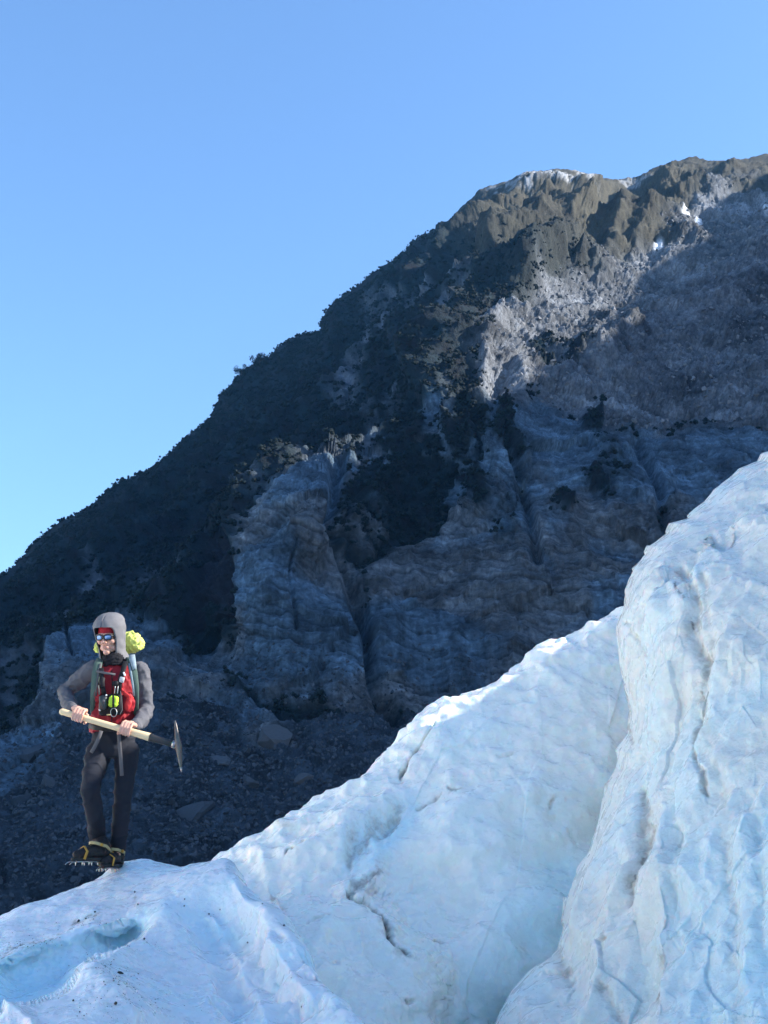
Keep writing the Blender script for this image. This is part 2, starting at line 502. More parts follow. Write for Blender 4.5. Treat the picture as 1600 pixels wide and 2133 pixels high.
base = base * (1 - v3(tus) * 0.85) + tusc * v3(tus) * 0.85
base = base * (1 - v3(patch)) + vegc * v3(patch)
snow = np.maximum(sstep(1.2, 0.5, np.hypot((wx - 1135) / 95, (wy - 372) / 34)), 0.55 * sstep(1.2, 0.5, np.hypot((wx - 1300) / 40, (wy - 380) / 9)))
snow = np.maximum(snow, 0.6 * sstep(1.1, 0.6, np.hypot((wx - 1040) / 50, (wy - 395) / 10)))
snow = snow * sstep(-0.02, 0.25, fbm(M * 0.30 + 77, 4) - 0.05 + 0.25 * N[..., 2])
for cx, cy, r in [(1430, 436, 9), (1458, 440, 8), (1372, 480, 9), (1600, 430, 8)]:
    snow = np.maximum(snow, sstep(1.4, 0.5, np.hypot(wx2 - cx, (wy2 - cy) * 0.8) / r))
snow = np.where(wy < 420, snow * 0.5, snow)
base = base * (1 - v3(snow)) + np.array([0.75, 0.78, 0.82]) * v3(snow)
base = np.clip(base, 0.008, 0.85)

m_mtn = material("mountain_ground", rough=0.92, Specular_IOR_Level=0.25)
nt = NT(m_mtn)
ca = nt.attr('ground', 'Color')
nz = nt.noise(1.7, 6, 0.65)
c0 = nt.mix(1.0, ca, nt.ramp(nz, [(0.25, (0.5, 0.5, 0.5)), (0.75, (1.55, 1.55, 1.55))]), 'MULTIPLY')
# thin beds and vertical seams on bare rock
bed = nt.math('ADD', nt.math('MULTIPLY', nt.attr('beds'), 2.6), nt.math('MULTIPLY', nt.noise(0.6, 5, 0.6), 3.0))
cb = nt.n('ShaderNodeCombineXYZ'); nt.l(bed, cb.inputs[0])
bedn = nt.noise(1.0, 6, 0.75, cb.outputs[0])
mpv = nt.n('ShaderNodeMapping'); mpv.inputs['Scale'].default_value = (1.5, 0.5, 0.16); nt.l(nt.pos(), mpv.inputs['Vector'])
seam = nt.noise(1.0, 6, 0.7, mpv.outputs[0])
pat = nt.math('MULTIPLY', nt.math('ADD', nt.math('MULTIPLY', bedn, 1.2), nt.math('MULTIPLY', seam, 0.8)), 0.5)
rk = nt.ramp(pat, [(0.36, (0.40, 0.40, 0.42)), (0.50, (1.0, 1.0, 1.0)), (0.66, (1.75, 1.72, 1.68))])
c1_ = nt.mix(nt.attr('rockface'), c0, nt.mix(1.0, c0, rk, 'MULTIPLY'))
nt.l(c1_, nt.b.inputs['Base Color'])
h_ = nt.math('ADD', nt.noise(2.6, 8, 0.7), nt.math('MULTIPLY', nt.math('MULTIPLY', pat, nt.attr('rockface')), 1.5))
nt.l(nt.bump(h_, 1.0, 0.45), nt.b.inputs['Normal'])
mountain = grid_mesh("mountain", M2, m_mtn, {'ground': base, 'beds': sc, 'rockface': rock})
tag(mountain, "dark rock mountain wall with wooded left shoulder and sunlit debris bowl", "mountain", kind='structure')

# the ridge on the near side of the valley, right of the picture: its shadow lies on the lower wall
_ry = np.linspace(18, 420, 160); _rw = np.linspace(-1, 1, 50)
RIDGE_H = np.interp(_ry, [18, 30, 45, 100, 138, 150, 162, 177, 184, 201, 210, 224, 248, 285, 318, 420], [20, 150, 200, 214, 206, 191, 194, 198, 199, 207, 210, 217, 229, 248, 264, 230])
RX = 235.0
gy, gw = np.meshgrid(_ry, _rw, indexing='xy')
hh = np.broadcast_to(RIDGE_H, gy.shape)
R = np.stack([RX + gw * 130, gy, -8 + (hh + 8) * (1 - np.abs(gw) ** 1.25)], -1)
R[..., 2] += fbm(R * 0.03, 5) * 4 * (1 - np.abs(gw)) ** 0.5
R[..., 0] += fbm(R * 0.04 + 9, 4) * 8
rc = np.broadcast_to(np.array([0.10, 0.10, 0.11]), R.shape) * (1 + 0.5 * fbm(R * 0.1, 4)[..., None])
tag(grid_mesh("side_ridge", R, m_mtn, {'ground': rc, 'beds': R[..., 2], 'rockface': 0 * gy}, flip=True), kind='structure')

# ------------------------------------------------------------------ the glacier
m_ice = material("glacier_ice", rough=0.35, Specular_IOR_Level=0.5, Subsurface_Weight=0.8, Subsurface_Scale=0.035)
m_ice.node_tree.nodes['Principled BSDF'].inputs['Subsurface Radius'].default_value = (0.35, 0.75, 1.0)
nt = NT(m_ice)
dirt = nt.attr('dirt'); clear = nt.attr('clear')
n1 = nt.noise(7.0, 6, 0.6); n2 = nt.noise(38.0, 5, 0.65)
icec = nt.mix(nt.math('MULTIPLY', clear, 0.9), nt.mix(1.0, nt.ramp(nt.attr('body_tone'), [(0.0, (0.79, 0.80, 0.79)), (0.5, (0.95, 0.91, 0.81)), (1.0, (0.75, 0.705, 0.62))]), nt.ramp(n1, [(0.3, (0.95, 0.95, 0.95)), (0.7, (1.02, 1.02, 1.02))]), 'MULTIPLY'), (0.52, 0.80, 0.88))  # base colour per ice body, uneven fill light made up for in its tone
film = nt.ramp(nt.math('ADD', dirt, nt.math('MULTIPLY', nt.math('SUBTRACT', n2, 0.5), 0.55)), [(0.10, (0, 0, 0)), (0.45, (0.6, 0.6, 0.6)), (0.95, (1, 1, 1))])
dirtc = nt.ramp(film, [(0.0, (0.66, 0.62, 0.53)), (0.55, (0.42, 0.38, 0.31)), (1.0, (0.05, 0.046, 0.042))])
nt.l(nt.mix(film, icec, dirtc), nt.b.inputs['Base Color'])
nb1 = nt.bump(nt.noise(17.0, 8, 0.64), 0.5, 0.028)
vor = nt.n('ShaderNodeTexVoronoi', i_Scale=13.0, feature='SMOOTH_F1')
nt.l(nt.pos(), vor.inputs['Vector'])
nb2 = nt.bump(vor.outputs['Distance'], 0.30, 0.03, nb1)
nt.l(nt.bump(nt.noise(110.0, 4, 0.65), 0.5, 0.006, nb2), nt.b.inputs['Normal'])
nt.l(nt.ramp(nt.noise(9.0, 4, 0.6), [(0.35, (0.14, 0.14, 0.14)), (0.65, (0.46, 0.46, 0.46))]), nt.b.inputs['Roughness'])


def cups(W, scale, seed=0, stretch=(1, 1, 1)):
    """melt hollows: smooth bowls that meet in sharp crests"""
    c = smooth_cells(W * scale * np.array(stretch) + 0.45 * np.stack([gnoise(W * scale * 0.8 + k) for k in (3, 13, 23)], -1), seed)
    return c - c.mean()


ICE = {}


def finish_sheet(name, W, disp, dirt, clear, label, nback=0, body_tone=0.5):
    N = grid_normals(W)
    N *= np.sign((N * (np.array([0, 0, CZ + 6.0]) - W)).sum(-1, keepdims=True) + 1e-9)
    if nback:
        N[-nback:] = N[-nback - 3]
    F = W + N * disp[..., None]
    ICE[name] = F
    ob = grid_mesh(name, F, m_ice, {'dirt': np.clip(dirt, 0, 1), 'clear': np.clip(clear, 0, 1), 'body_tone': np.full(dirt.shape, body_tone)})
    return tag(ob, label, "ice", kind='structure')


def crest_sheet(px, edge_pts, dcp, nv, bottom, rad_px, rad_m, nback, tpow=1.25):
    cr = np.interp(px, [e[0] for e in edge_pts], [e[1] for e in edge_pts])
    tt = np.linspace(0, 1, nv)[:, None] ** tpow
    PY = bottom + (cr - bottom) * (1 - (1 - np.linspace(0, 1, nv)[:, None]) ** tpow)
    PX = np.broadcast_to(px, PY.shape).copy()
    D = np.exp(Tps([(a, b, math.log(c)) for a, b, c in dcp], 1e-4)(PX, PY))
    e = PY - cr
    D = D + rad_m * (1 - np.sqrt(1 - np.clip(1 - e / rad_px, 0, 1) ** 2))
    return PX, PY, D, cr


def add_back(W, nback, reach, drop):
    last = W[-1]
    rows = []
    for k in range(1, nback + 1):
        u = k / nback
        rows.append(last + np.array([0, reach * u, -drop * u ** 1.6]))
    return np.concatenate([W, np.stack(rows)], 0)


def ext(a, n):
    return np.concatenate([a, np.repeat(a[-1:], n, 0)], 0)


# the mound the climber stands on
A_EDGE = [(-260, 2030), (-100, 1972), (0, 1921), (30, 1900), (62, 1884), (100, 1874), (150, 1846), (200, 1822), (222, 1808), (240, 1800), (262, 1795), (300, 1793), (340, 1789), (395, 1786), (440, 1784), (470, 1790), (490, 1806), (508, 1838), (545, 1868), (575, 1892), (600, 1920), (640, 1972), (680, 2035), (715, 2085), (750, 2133), (800, 2215), (860, 2340), (930, 2500)]
A_D = [(-200, 2010, 7.3), (0, 1921, 8.0), (100, 1874, 8.4), (230, 1810, 8.75), (300, 1796, 8.8), (440, 1784, 8.5), (490, 1810, 8.1), (560, 1885, 7.5), (640, 1972, 6.9), (715, 2085, 6.1), (750, 2133, 5.7), (860, 2340, 4.9),
       (0, 1980, 7.35), (130, 1930, 7.8), (270, 1890, 8.0), (400, 1850, 8.1), (350, 1930, 7.75), (460, 1930, 7.85), (300, 2000, 6.95), (420, 2020, 7.25), (520, 2000, 7.25), (200, 2060, 5.9), (350, 2090, 6.35), (500, 2090, 6.75), (600, 2080, 6.5), (620, 2133, 6.2), (60, 2110, 5.6), (0, 2130, 5.5), (-200, 2160, 5.6),
       (0, 2300, 4.7), (300, 2250, 5.3), (600, 2300, 5.3), (-200, 2400, 4.3), (300, 2500, 3.9), (700, 2520, 4.0), (920, 2520, 4.2)]
pxA = np.concatenate([np.linspace(-260, -25, 30, endpoint=False), np.linspace(-25, 800, 470, endpoint=False), np.linspace(800, 930, 30)])
PXA, PYA, D, crA = crest_sheet(pxA, A_EDGE, A_D, 430, 2560, 40, 0.35, 0, 1.6)
w0 = fbm(np.stack([PXA / 90, PYA / 90, PXA * 0], -1), 4)
wpx, wpy = PXA + w0 * 16, PYA + fbm(np.stack([PXA / 90, PYA / 90, PXA * 0 + 9], -1), 4) * 12
SCOOP = [(-300, 2230), (-300, 2110), (0, 1996), (60, 1968), (130, 1944), (200, 1928), (265, 1912), (330, 1905), (400, 1935), (345, 1938), (318, 1948), (270, 1968), (200, 2003), (150, 2040), (110, 2068), (20, 2108), (-100, 2170)]
sc_ = sd_poly(wpx, wpy, SCOOP)
FRONT = [(-300, 2240), (-100, 2166), (20, 2104), (110, 2062), (150, 2034), (200, 1998), (270, 1962), (318, 1942), (338, 1934)]
UPPER = [(-300, 2110), (0, 1990), (60, 1962), (130, 1938), (200, 1922), (265, 1908), (340, 1905)]
uy = np.interp(PXA, *zip(*UPPER)) + 5 * w0; fy = np.interp(PXA, *zip(*FRONT)) + 5 * w0
inr = sstep(345, 250, PXA)
scoop = sstep(0, 26, PYA - uy) * sstep(2, -3, PYA - fy) * inr
deepc = sstep(0, 110, PYA - uy)
D = D + (0.28 * sstep(-2, 40, PYA - uy) + 0.75 * deepc) * sstep(3, -4, PYA - fy) * inr
D = D - 0.10 * np.exp(-((PYA - fy) / 30) ** 2) * (PYA > fy) * inr
lip = sstep(14, 0, np.abs(sd_line(wpx, wpy, [(-60, 2020), (0, 1992), (60, 1964), (130, 1940), (200, 1924), (270, 1908)])[0]))
D -= 0.02 * lip
WA = P(PXA, PYA, D)
nbA = 14
WA = add_back(WA, nbA, 2.2, 2.4)
PXAe, PYAe = ext(PXA, nbA), ext(PYA, nbA)
flu = np.array([0.45, -0.5, -0.74]); flu /= np.linalg.norm(flu)
WAf = WA - flu * ((WA * flu).sum(-1, keepdims=True)) * 0.88
fz = sstep(380, 520, PXAe) * sstep(1880, 1980, PYAe) + 0.25
dA = fbm(WA * 1.1, 3) * 0.06 + cups(WA, 1.8, 1) * 0.045 + cups(WA, 6.5, 2) * 0.012 * (1 - ext(scoop, nbA) * 0.8)
dA += (cups(WAf, 2.6, 3) * 0.11 + cups(WAf, 6.0, 13) * 0.02) * fz
dA += fbm(WA * 9, 3) * 0.006
dA -= 0.02 * ridged(WAf * 5, 3) * fz
# sharper second crest and small toes near the front
for pts, w, h in [([(335, 1935), (360, 1960), (400, 2020), (430, 2070), (440, 2133)], 26, 0.07), ([(195, 2030), (225, 2070), (260, 2133)], 22, 0.06), ([(0, 2090), (60, 2133)], 16, 0.05), ([(450, 1940), (500, 2000), (540, 2090), (560, 2150)], 20, 0.06), ([(555, 1900), (590, 1990), (640, 2080)], 18, 0.05)]:
    d, _ = sd_line(wpx, wpy, pts)
    dA += ext(h * np.exp(0.4 - np.sqrt((d / w) ** 2 + 0.16)), nbA)
dirtA = np.zeros_like(dA)
spk = fbm(WA * 30 + 5, 3)
for pts, w, s in [([(0, 1996), (30, 1975), (60, 1958), (95, 1950), (130, 1938)], 9, 0.8), ([(150, 1925), (175, 1912), (205, 1900)], 6, 0.7), ([(105, 1950), (118, 1940)], 7, 0.6), ([(270, 1860), (290, 1880)], 5, 0.5), ([(225, 2048), (285, 2055)], 4, 0.55), ([(430, 1905), (445, 1918)], 4, 0.6), ([(190, 2030), (200, 2036)], 4, 0.5), ([(640, 1975), (665, 2000), (700, 2070)], 6, 0.22), ([(290, 1955), (310, 1975)], 6, 0.35)]:
    d, _ = sd_line(wpx, wpy, pts)
    dirtA = np.maximum(dirtA, ext(s * sstep(w * 1.6, 0, d), nbA) * sstep(-0.25, 0.35, spk))
# dribbles of silt under the lip
drb = sstep(0.1, 0.55, gnoise(np.stack([PXAe / 7, PYAe / 60, PXAe * 0], -1))) * ext(sstep(0, 6, sc_) * sstep(55, 6, sc_), nbA) * sstep(300, 60, PXAe) * sstep(-20, 30, PXAe)
dirtA = np.maximum(dirtA, drb * 0.22)
clearA = ext(scoop * 0.5, nbA) + 0.30 * sstep(0.0, 0.5, fbm(WA * 1.1 + 3, 3)) + 0.22 * fz * sstep(0.2, 0.9, ridged(WAf * 2.2, 2))
ice_mound = finish_sheet("ice_mound", WA, dA, dirtA, clearA, "rounded blue white ice mound in the left foreground", nbA, 0.0)

# the long slope of ice behind it
B_EDGE = [(250, 1900), (400, 1822), (455, 1784), (500, 1758), (560, 1722), (625, 1685), (660, 1658), (700, 1636), (760, 1600), (830, 1552), (865, 1524), (880, 1500), (905, 1475), (950, 1446), (985, 1428), (1050, 1390), (1110, 1354), (1160, 1332), (1200, 1312), (1222, 1292), (1262, 1274), (1300, 1254), (1400, 1200), (1520, 1140)]
B_D = [(250, 1900, 9.8), (455, 1784, 10.1), (560, 1722, 10.3), (700, 1636, 10.6), (865, 1524, 10.9), (985, 1428, 11.1), (1110, 1354, 11.35), (1300, 1254, 11.7), (1520, 1140, 12.2),
       (560, 1800, 9.75), (700, 1720, 10.1), (850, 1640, 10.4), (1000, 1520, 10.75), (1150, 1450, 11.0), (1280, 1400, 11.2), (1280, 1600, 10.5), (1150, 1650, 10.2), (1000, 1700, 9.95), (880, 1760, 9.75), (720, 1800, 9.5), (620, 1900, 8.95), (750, 1900, 9.0), (850, 2000, 8.75), (720, 2050, 8.4), (1000, 1900, 9.35), (1100, 1900, 9.25), (1150, 1800, 9.7), (1000, 2050, 8.85), (1060, 2060, 8.95),
       (800, 2133, 8.25), (950, 2133, 8.75), (1040, 2133, 9.0), (600, 2200, 8.0), (800, 2400, 7.2), (1100, 2400, 7.7), (1400, 2000, 9.5), (1400, 2400, 8.0), (300, 2400, 7.3), (1520, 1600, 11.0)]
pxB = np.concatenate([np.linspace(250, 430, 30, endpoint=False), np.linspace(430, 1330, 500, endpoint=False), np.linspace(1330, 1520, 30)])
PXB, PYB, D, crB = crest_sheet(pxB, B_EDGE, B_D, 500, 2420, 30, 0.5, 0, 1.35)
w0 = fbm(np.stack([PXB / 70, PYB / 70, PXB * 0], -1), 4)
wpx, wpy = PXB + w0 * 14, PYB + fbm(np.stack([PXB / 70, PYB / 70, PXB * 0 + 9], -1), 4) * 14
LOBE = [(560, 1850), (620, 1860), (690, 1835), (735, 1815), (760, 1808), (792, 1806), (818, 1850), (860, 1900), (895, 1960), (920, 2020), (932, 2080), (938, 2160), (950, 2430), (560, 2430)]
lobe = sd_poly(wpx, wpy, LOBE)
D = D - 0.22 * sstep(-25, 60, lobe)
UP = [(430, 1790), (600, 1830), (740, 1790), (780, 1730), (840, 1660), (880, 1590), (930, 1500), (1000, 1470), (1080, 1420), (1200, 1380), (1300, 1350), (1300, 1200), (800, 1400)]
upper = sstep(-30, 30, sd_poly(wpx, wpy, UP))
WB = P(PXB, PYB, D)
nbB = 14
WB = add_back(WB, nbB, 4.0, 3.4)
PXBe, PYBe = ext(PXB, nbB), ext(PYB, nbB)
wpx, wpy = ext(wpx, nbB), ext(wpy, nbB)
upe = ext(upper, nbB); lobe_e = ext(lobe, nbB)
flB = np.array([-0.25, -0.6, -0.76]); flB /= np.linalg.norm(flB)
WBf = WB - flB * ((WB * flB).sum(-1, keepdims=True)) * 0.6
dB = fbm(WB * 0.8, 4) * 0.15 + cups(WB, 1.5, 4) * 0.07 + cups(WB, 3.6, 5) * 0.050 * (0.6 + upe) + cups(WB, 7.5, 6) * 0.022 * (0.5 + upe) + cups(WB, 14, 16) * 0.006
dB += cups(WBf, 2.2, 7) * 0.06 * (1 - upe) + facets(WBf * 1.6, 8) * 0.018 * (1 - upe)
dB += fbm(WB * 7, 3) * 0.008
dB += (worley(WB * np.array([5.5, 5.5, 5.0]) + 0.3 * gnoise(WB * 3)[..., None], 22)[0] ** 2 - 0.25) * 0.035 * (0.5 + 0.6 * upe)
cracks = [([(762, 1846), (785, 1868), (800, 1905), (818, 1945), (838, 1988)], 7, 0.07, 1.0), ([(728, 1842), (742, 1822), (765, 1816), (792, 1808)], 8, 0.03, 0.75), ([(722, 1838), (745, 1850), (764, 1850)], 4, 0.06, 0.75), ([(690, 1860), (726, 1848)], 3, 0.03, 0.5), ([(596, 1778), (632, 1771)], 3, 0.04, 0.8), ([(635, 1908), (685, 1904)], 3, 0.03, 0.55), ([(836, 1622), (858, 1590), (874, 1570)], 4, 0.06, 0.7), ([(872, 1568), (908, 1520)], 3, 0.04, 0.28), ([(728, 1785), (750, 1760), (780, 1740), (800, 1715), (830, 1690)], 14, 0.10, 0.45), ([(870, 1688), (915, 1668)], 4, 0.03, 0.45), ([(938, 1650), (960, 1642)], 4, 0.03, 0.55), ([(586, 1730), (610, 1728)], 6, 0.0, 0.4), ([(838, 2088), (852, 2095)], 5, 0.03, 0.6), ([(700, 2015), (712, 2010)], 6, 0.02, 0.4), ([(905, 1960), (915, 1970)], 5, 0.02, 0.5), ([(1035, 1576), (1062, 1570)], 4, 0.03, 0.35), ([(1140, 1690), (1146, 1678)], 6, 0.02, 0.42), ([(690, 1620 + 120), (700, 1760)], 8, 0.0, 0.3)]
dirtB = np.zeros_like(dB)
spk = fbm(WB * 14 + 5, 4)
for pts, w, dep, s in cracks:
    d, par = sd_line(wpx, wpy, pts)
    dB -= dep * np.exp(-(d / w) ** 2) * (0.5 + 0.5 * sstep(0, 0.15, par) * sstep(1, 0.85, par))
    dirtB = np.maximum(dirtB, s * np.exp(-(d / (w * 1.1)) ** 2) * (0.45 + 0.55 * sstep(-0.5, 0.25, spk)))
    dirtB = np.maximum(dirtB, 0.48 * s * np.exp(-(d / (w * 4.5)) ** 2) * sstep(-0.2, 0.5, spk))
dirtB = np.maximum(dirtB, 0.14 * sstep(-5, 40, lobe_e) * sstep(-0.1, 0.5, fbm(WB * 2.5 + 11, 4)))
dirtB = np.maximum(dirtB, 0.10 * upe * sstep(0.0, 0.5, fbm(WB * 2.0 + 31, 4)))
clearB = 0.05 + 0.26 * (1 - upe) * sstep(-0.3, 0.5, fbm(WB * 1.0 + 6, 3)) + 0.34 * sstep(110, 10, sd_line(wpx, wpy, [(955, 2133), (1010, 2050), (1090, 1980), (1170, 1850)])[0]) - 0.3 * sstep(0, 40, lobe_e)
clearB += 0.35 * sstep(60, 10, sd_line(wpx, wpy, [(745, 1780), (800, 1740), (850, 1690)])[0])
ice_slope = finish_sheet("ice_slope", WB, dB, dirtB, clearB, "long dimpled white ice slope rising to the right", nbB)

# the tower of ice on the right
C_EDGE = [(960, 2500), (1010, 2250), (1028, 2133), (1042, 2100), (1062, 2062), (1100, 2020), (1140, 1998), (1160, 1960), (1172, 1920), (1178, 1870), (1200, 1810), (1222, 1775), (1238, 1720), (1256, 1660), (1262, 1630), (1283, 1600), (1284, 1565), (1308, 1530), (1314, 1480), (1302, 1430), (1290, 1370), (1286, 1310), (1300, 1268), (1302, 1230), (1318, 1185), (1345, 1150), (1350, 1135), (1388, 1108), (1396, 1088), (1432, 1078), (1440, 1066), (1468, 1046), (1486, 1020), (1520, 998), (1540, 978), (1578, 962), (1584, 946), (1612, 938), (1700, 850), (1800, 715), (1900, 585), (2000, 535), (2150, 515), (2400, 500)]
ey = np.array([e[1] for e in C_EDGE], float); ex = np.array([e[0] for e in C_EDGE], float)
rows = np.concatenate([np.linspace(2500, 2160, 25, endpoint=False), np.linspace(2160, 930, 560, endpoint=False), np.linspace(930, 505, 50)])
exr = np.interp(-rows, -ey, ex)
ncol = 400
right = 2450.0
tc = np.linspace(0, 1, ncol)
wide = right - exr
# dense columns inside the picture, few beyond it
inpic = np.maximum(1640 - exr, 60)
PXC = np.where(tc[None] < 0.86, exr[:, None] + inpic[:, None] * (tc[None] / 0.86), (exr + inpic)[:, None] + np.maximum(right - exr - inpic, 5)[:, None] * ((tc[None] - 0.86) / 0.14))
PYC = np.broadcast_to(rows[:, None], PXC.shape).copy()
C_D = [(960, 2500, 5.6), (1028, 2133, 7.0), (1140, 1998, 7.5), (1222, 1775, 8.0), (1284, 1565, 8.4), (1302, 1430, 8.6), (1302, 1230, 8.9), (1388, 1108, 9.2), (1486, 1020, 9.5), (1612, 938, 9.6), (1750, 820, 9.1), (1900, 640, 8.7), (2150, 525, 8.3), (2400, 500, 8.0),
       (1150, 2133, 6.7), (1300, 2000, 6.7), (1300, 1800, 7.2), (1400, 1600, 7.5), (1400, 1400, 7.9), (1420, 1200, 8.4), (1550, 1080, 8.7), (1600, 1300, 7.5), (1600, 1500, 7.0), (1600, 1700, 6.6), (1600, 1900, 6.2), (1600, 2133, 5.7), (1450, 2133, 6.0), (1450, 1900, 6.6),
       (1300, 2500, 4.9), (1600, 2500, 4.7), (1900, 1300, 7.6), (1900, 1800, 6.4), (1900, 2300, 5.4), (1900, 900, 8.2), (2300, 700, 7.9), (2300, 1300, 7.6), (2300, 1900, 6.4), (2300, 2500, 5)]
D = np.exp(Tps([(a, b, math.log(c)) for a, b, c in C_D], 1e-4)(PXC, PYC))
e = PXC - exr[:, None]
D = D + 0.75 * (1 - np.sqrt(1 - np.clip(1 - e / 60, 0, 1) ** 2))
w0 = fbm(np.stack([PXC / 70, PYC / 70, PXC * 0], -1), 4)
wpx, wpy = PXC + w0 * 12, PYC + fbm(np.stack([PXC / 70, PYC / 70, PXC * 0 + 9], -1), 4) * 14
LEDGE = [(1330, 1215), (1372, 1188), (1412, 1178), (1428, 1196), (1440, 1190), (1455, 1140), (1478, 1112), (1502, 1138), (1512, 1090), (1530, 1075), (1556, 1072), (1580, 1048), (1612, 1038), (1800, 1000), (2500, 950), (2500, 2600), (1330, 2600)]
led = sd_poly(wpx * 0.35 + PXC * 0.65, wpy * 0.35 + PYC * 0.65, LEDGE)
D = D - 0.22 * sstep(-3, 10, led) * sstep(1335, 1370, PXC)
WC = P(PXC, PYC, D)
# wrap round the hidden left side: extra columns going back from the edge
nwr = 16
le = WC[:, 0]
ray = np.stack([le[:, 0] / le[:, 1], np.ones(len(le)), np.zeros(len(le))], -1)
wr = [le + ray * (1.5 * u) + np.array([0.4, 0, 0]) * u - np.array([0, 0, 1]) * (3.6 * u ** 1.4) for u in np.linspace(1, 1 / nwr, nwr)]
WC = np.concatenate([np.stack(wr, 1), WC], 1)
padc = lambda a: np.concatenate([np.repeat(a[:, :1], nwr, 1), a], 1)
PXCe, PYCe, wpx, wpy, led = padc(PXC), padc(PYC), padc(wpx), padc(wpy), padc(led)
WCf = WC * np.array([1, 1, 0.28])
dC = fbm(WC * np.array([1.0, 1.0, 0.6]), 4) * 0.10 + cups(WCf, 1.9, 8) * 0.075 + cups(WC * np.array([1, 1, 0.5]), 4.2, 9) * 0.03 + facets(WC * np.array([1.9, 1.9, 0.75]) + 0.3 * gnoise(WC * 1.5)[..., None], 9) * 0.03 + facets(WC * np.array([5, 5, 2.6]), 10) * 0.012 + cups(WC * np.array([1, 1, .7]), 6.5, 18) * 0.016 + cups(WC, 12, 17) * 0.007
dC += (worley(WC * np.array([6.5, 6.5, 4.2]) + 0.3 * gnoise(WC * 3)[..., None], 21)[0] ** 2 - 0.25) * 0.032 * sstep(5, 70, PXCe - padc(np.repeat(exr[:, None], ncol, 1)))
low = sstep(1500, 1850, PYCe) * sstep(1330, 1450, PXCe)
dC += low * (cups(WC * np.array([1, 1, 0.7]), 7.5, 10) * 0.03 + facets(WC * np.array([9, 9, 6.0]), 11) * 0.008)
dC += (ridged(WCf * 2.2 + 4, 3) - 0.9) * 0.03 + fbm(WC * 8, 3) * 0.006
top = sstep(6, -20, led) * sstep(1330, 1400, PXCe)
dC = dC * (1 - 0.45 * top)
dC = dC * (0.3 + 0.7 * sstep(0, 55, PXCe - padc(np.repeat(exr[:, None], ncol, 1))))
grooves = [([(1412, 1195), (1432, 1215), (1440, 1260), (1434, 1310), (1452, 1360), (1448, 1410), (1442, 1450), (1446, 1500)], 15, 0.16, 0.42), ([(1462, 1205), (1466, 1270), (1470, 1330), (1462, 1390)], 12, 0.05, 0.30), ([(1475, 1490), (1470, 1560), (1490, 1640), (1500, 1760), (1520, 1860), (1530, 1990), (1540, 2133)], 16, 0.05, 0.24), ([(1334, 1640), (1340, 1720), (1332, 1790), (1318, 1850), (1320, 1885)], 8, 0.09, 0.48), ([(1364, 1985), (1358, 2040), (1352, 2075)], 7, 0.06, 0.55), ([(1268, 2080), (1285, 2110), (1300, 2133)], 12, 0.06, 0.45), ([(1155, 1985), (1175, 2015), (1190, 2050)], 11, 0.05, 0.42), ([(1320, 1310), (1335, 1360), (1356, 1400), (1362, 1430)], 4, 0.05, 0.32), ([(1308, 1430), (1314, 1480), (1312, 1540)], 5, 0.05, 0.45), ([(1345, 1480), (1352, 1520), (1362, 1560)], 4, 0.04, 0.28), ([(1440, 1490), (1446, 1560), (1462, 1610), (1470, 1640)], 4, 0.06, 0.5), ([(1560, 1640), (1575, 1750), (1580, 1900), (1600, 2000)], 14, 0.08, 0.0), ([(1400, 1700), (1396, 1830), (1410, 1980)], 14, 0.08, 0.0), ([(1280, 1965), (1284, 1972)], 5, 0.02, 0.5)]
dirtC = np.zeros_like(dC)
spk = fbm(WC * np.array([16, 16, 9]) + 5, 4)
for pts, w, dep, s in grooves:
    d, par = sd_line(wpx, wpy, pts)
    dC -= 0.30 * dep * np.exp(-(d / w) ** 2)
    if s:
        dirtC = np.maximum(dirtC, min(1.15 * s, 0.6) * np.exp(-(d / (w * 1.5)) ** 2) * (0.6 + 0.4 * sstep(-0.3, 0.3, spk)))
for pts, w, s in [([(1408, 1210), (1420, 1250), (1432, 1300), (1436, 1312)], 3, 0.85), ([(1446, 1230), (1452, 1260), (1442, 1300)], 2.5, 0.6), ([(1460, 1360), (1470, 1372), (1462, 1395), (1458, 1400)], 5, 0.9), ([(1436, 1425), (1442, 1450), (1440, 1480)], 3.5, 0.75), ([(1332, 1760), (1322, 1830), (1318, 1850)], 2.5, 0.8), ([(1338, 1838), (1336, 1858)], 2.5, 0.7), ([(1362, 2000), (1354, 2062)], 3, 0.6), ([(1250, 1655), (1265, 1632)], 2.5, 0.6), ([(1306, 1428), (1312, 1440)], 3, 0.7)]:
    d, _ = sd_line(wpx, wpy, pts)
    dirtC = np.maximum(dirtC, s * np.exp(-(d / w) ** 2) * sstep(-0.45, 0.25, spk))
dirtC = np.maximum(dirtC, 0.13 + 0.06 * sstep(0.0, 0.5, fbm(WC * np.array([2, 2, 1.0]) + 21, 4)) * (1 - low))
clearC = 0.20 + 0.36 * low + 0.22 * sstep(0.0, 0.6, fbm(WC * np.array([1.4, 1.4, 0.7]) + 61, 3))
ice_tower = finish_sheet("ice_tower", WC, dC, dirtC, clearC, "tall fluted ice wall with dirty grooves at the right edge", 0, 1.0)

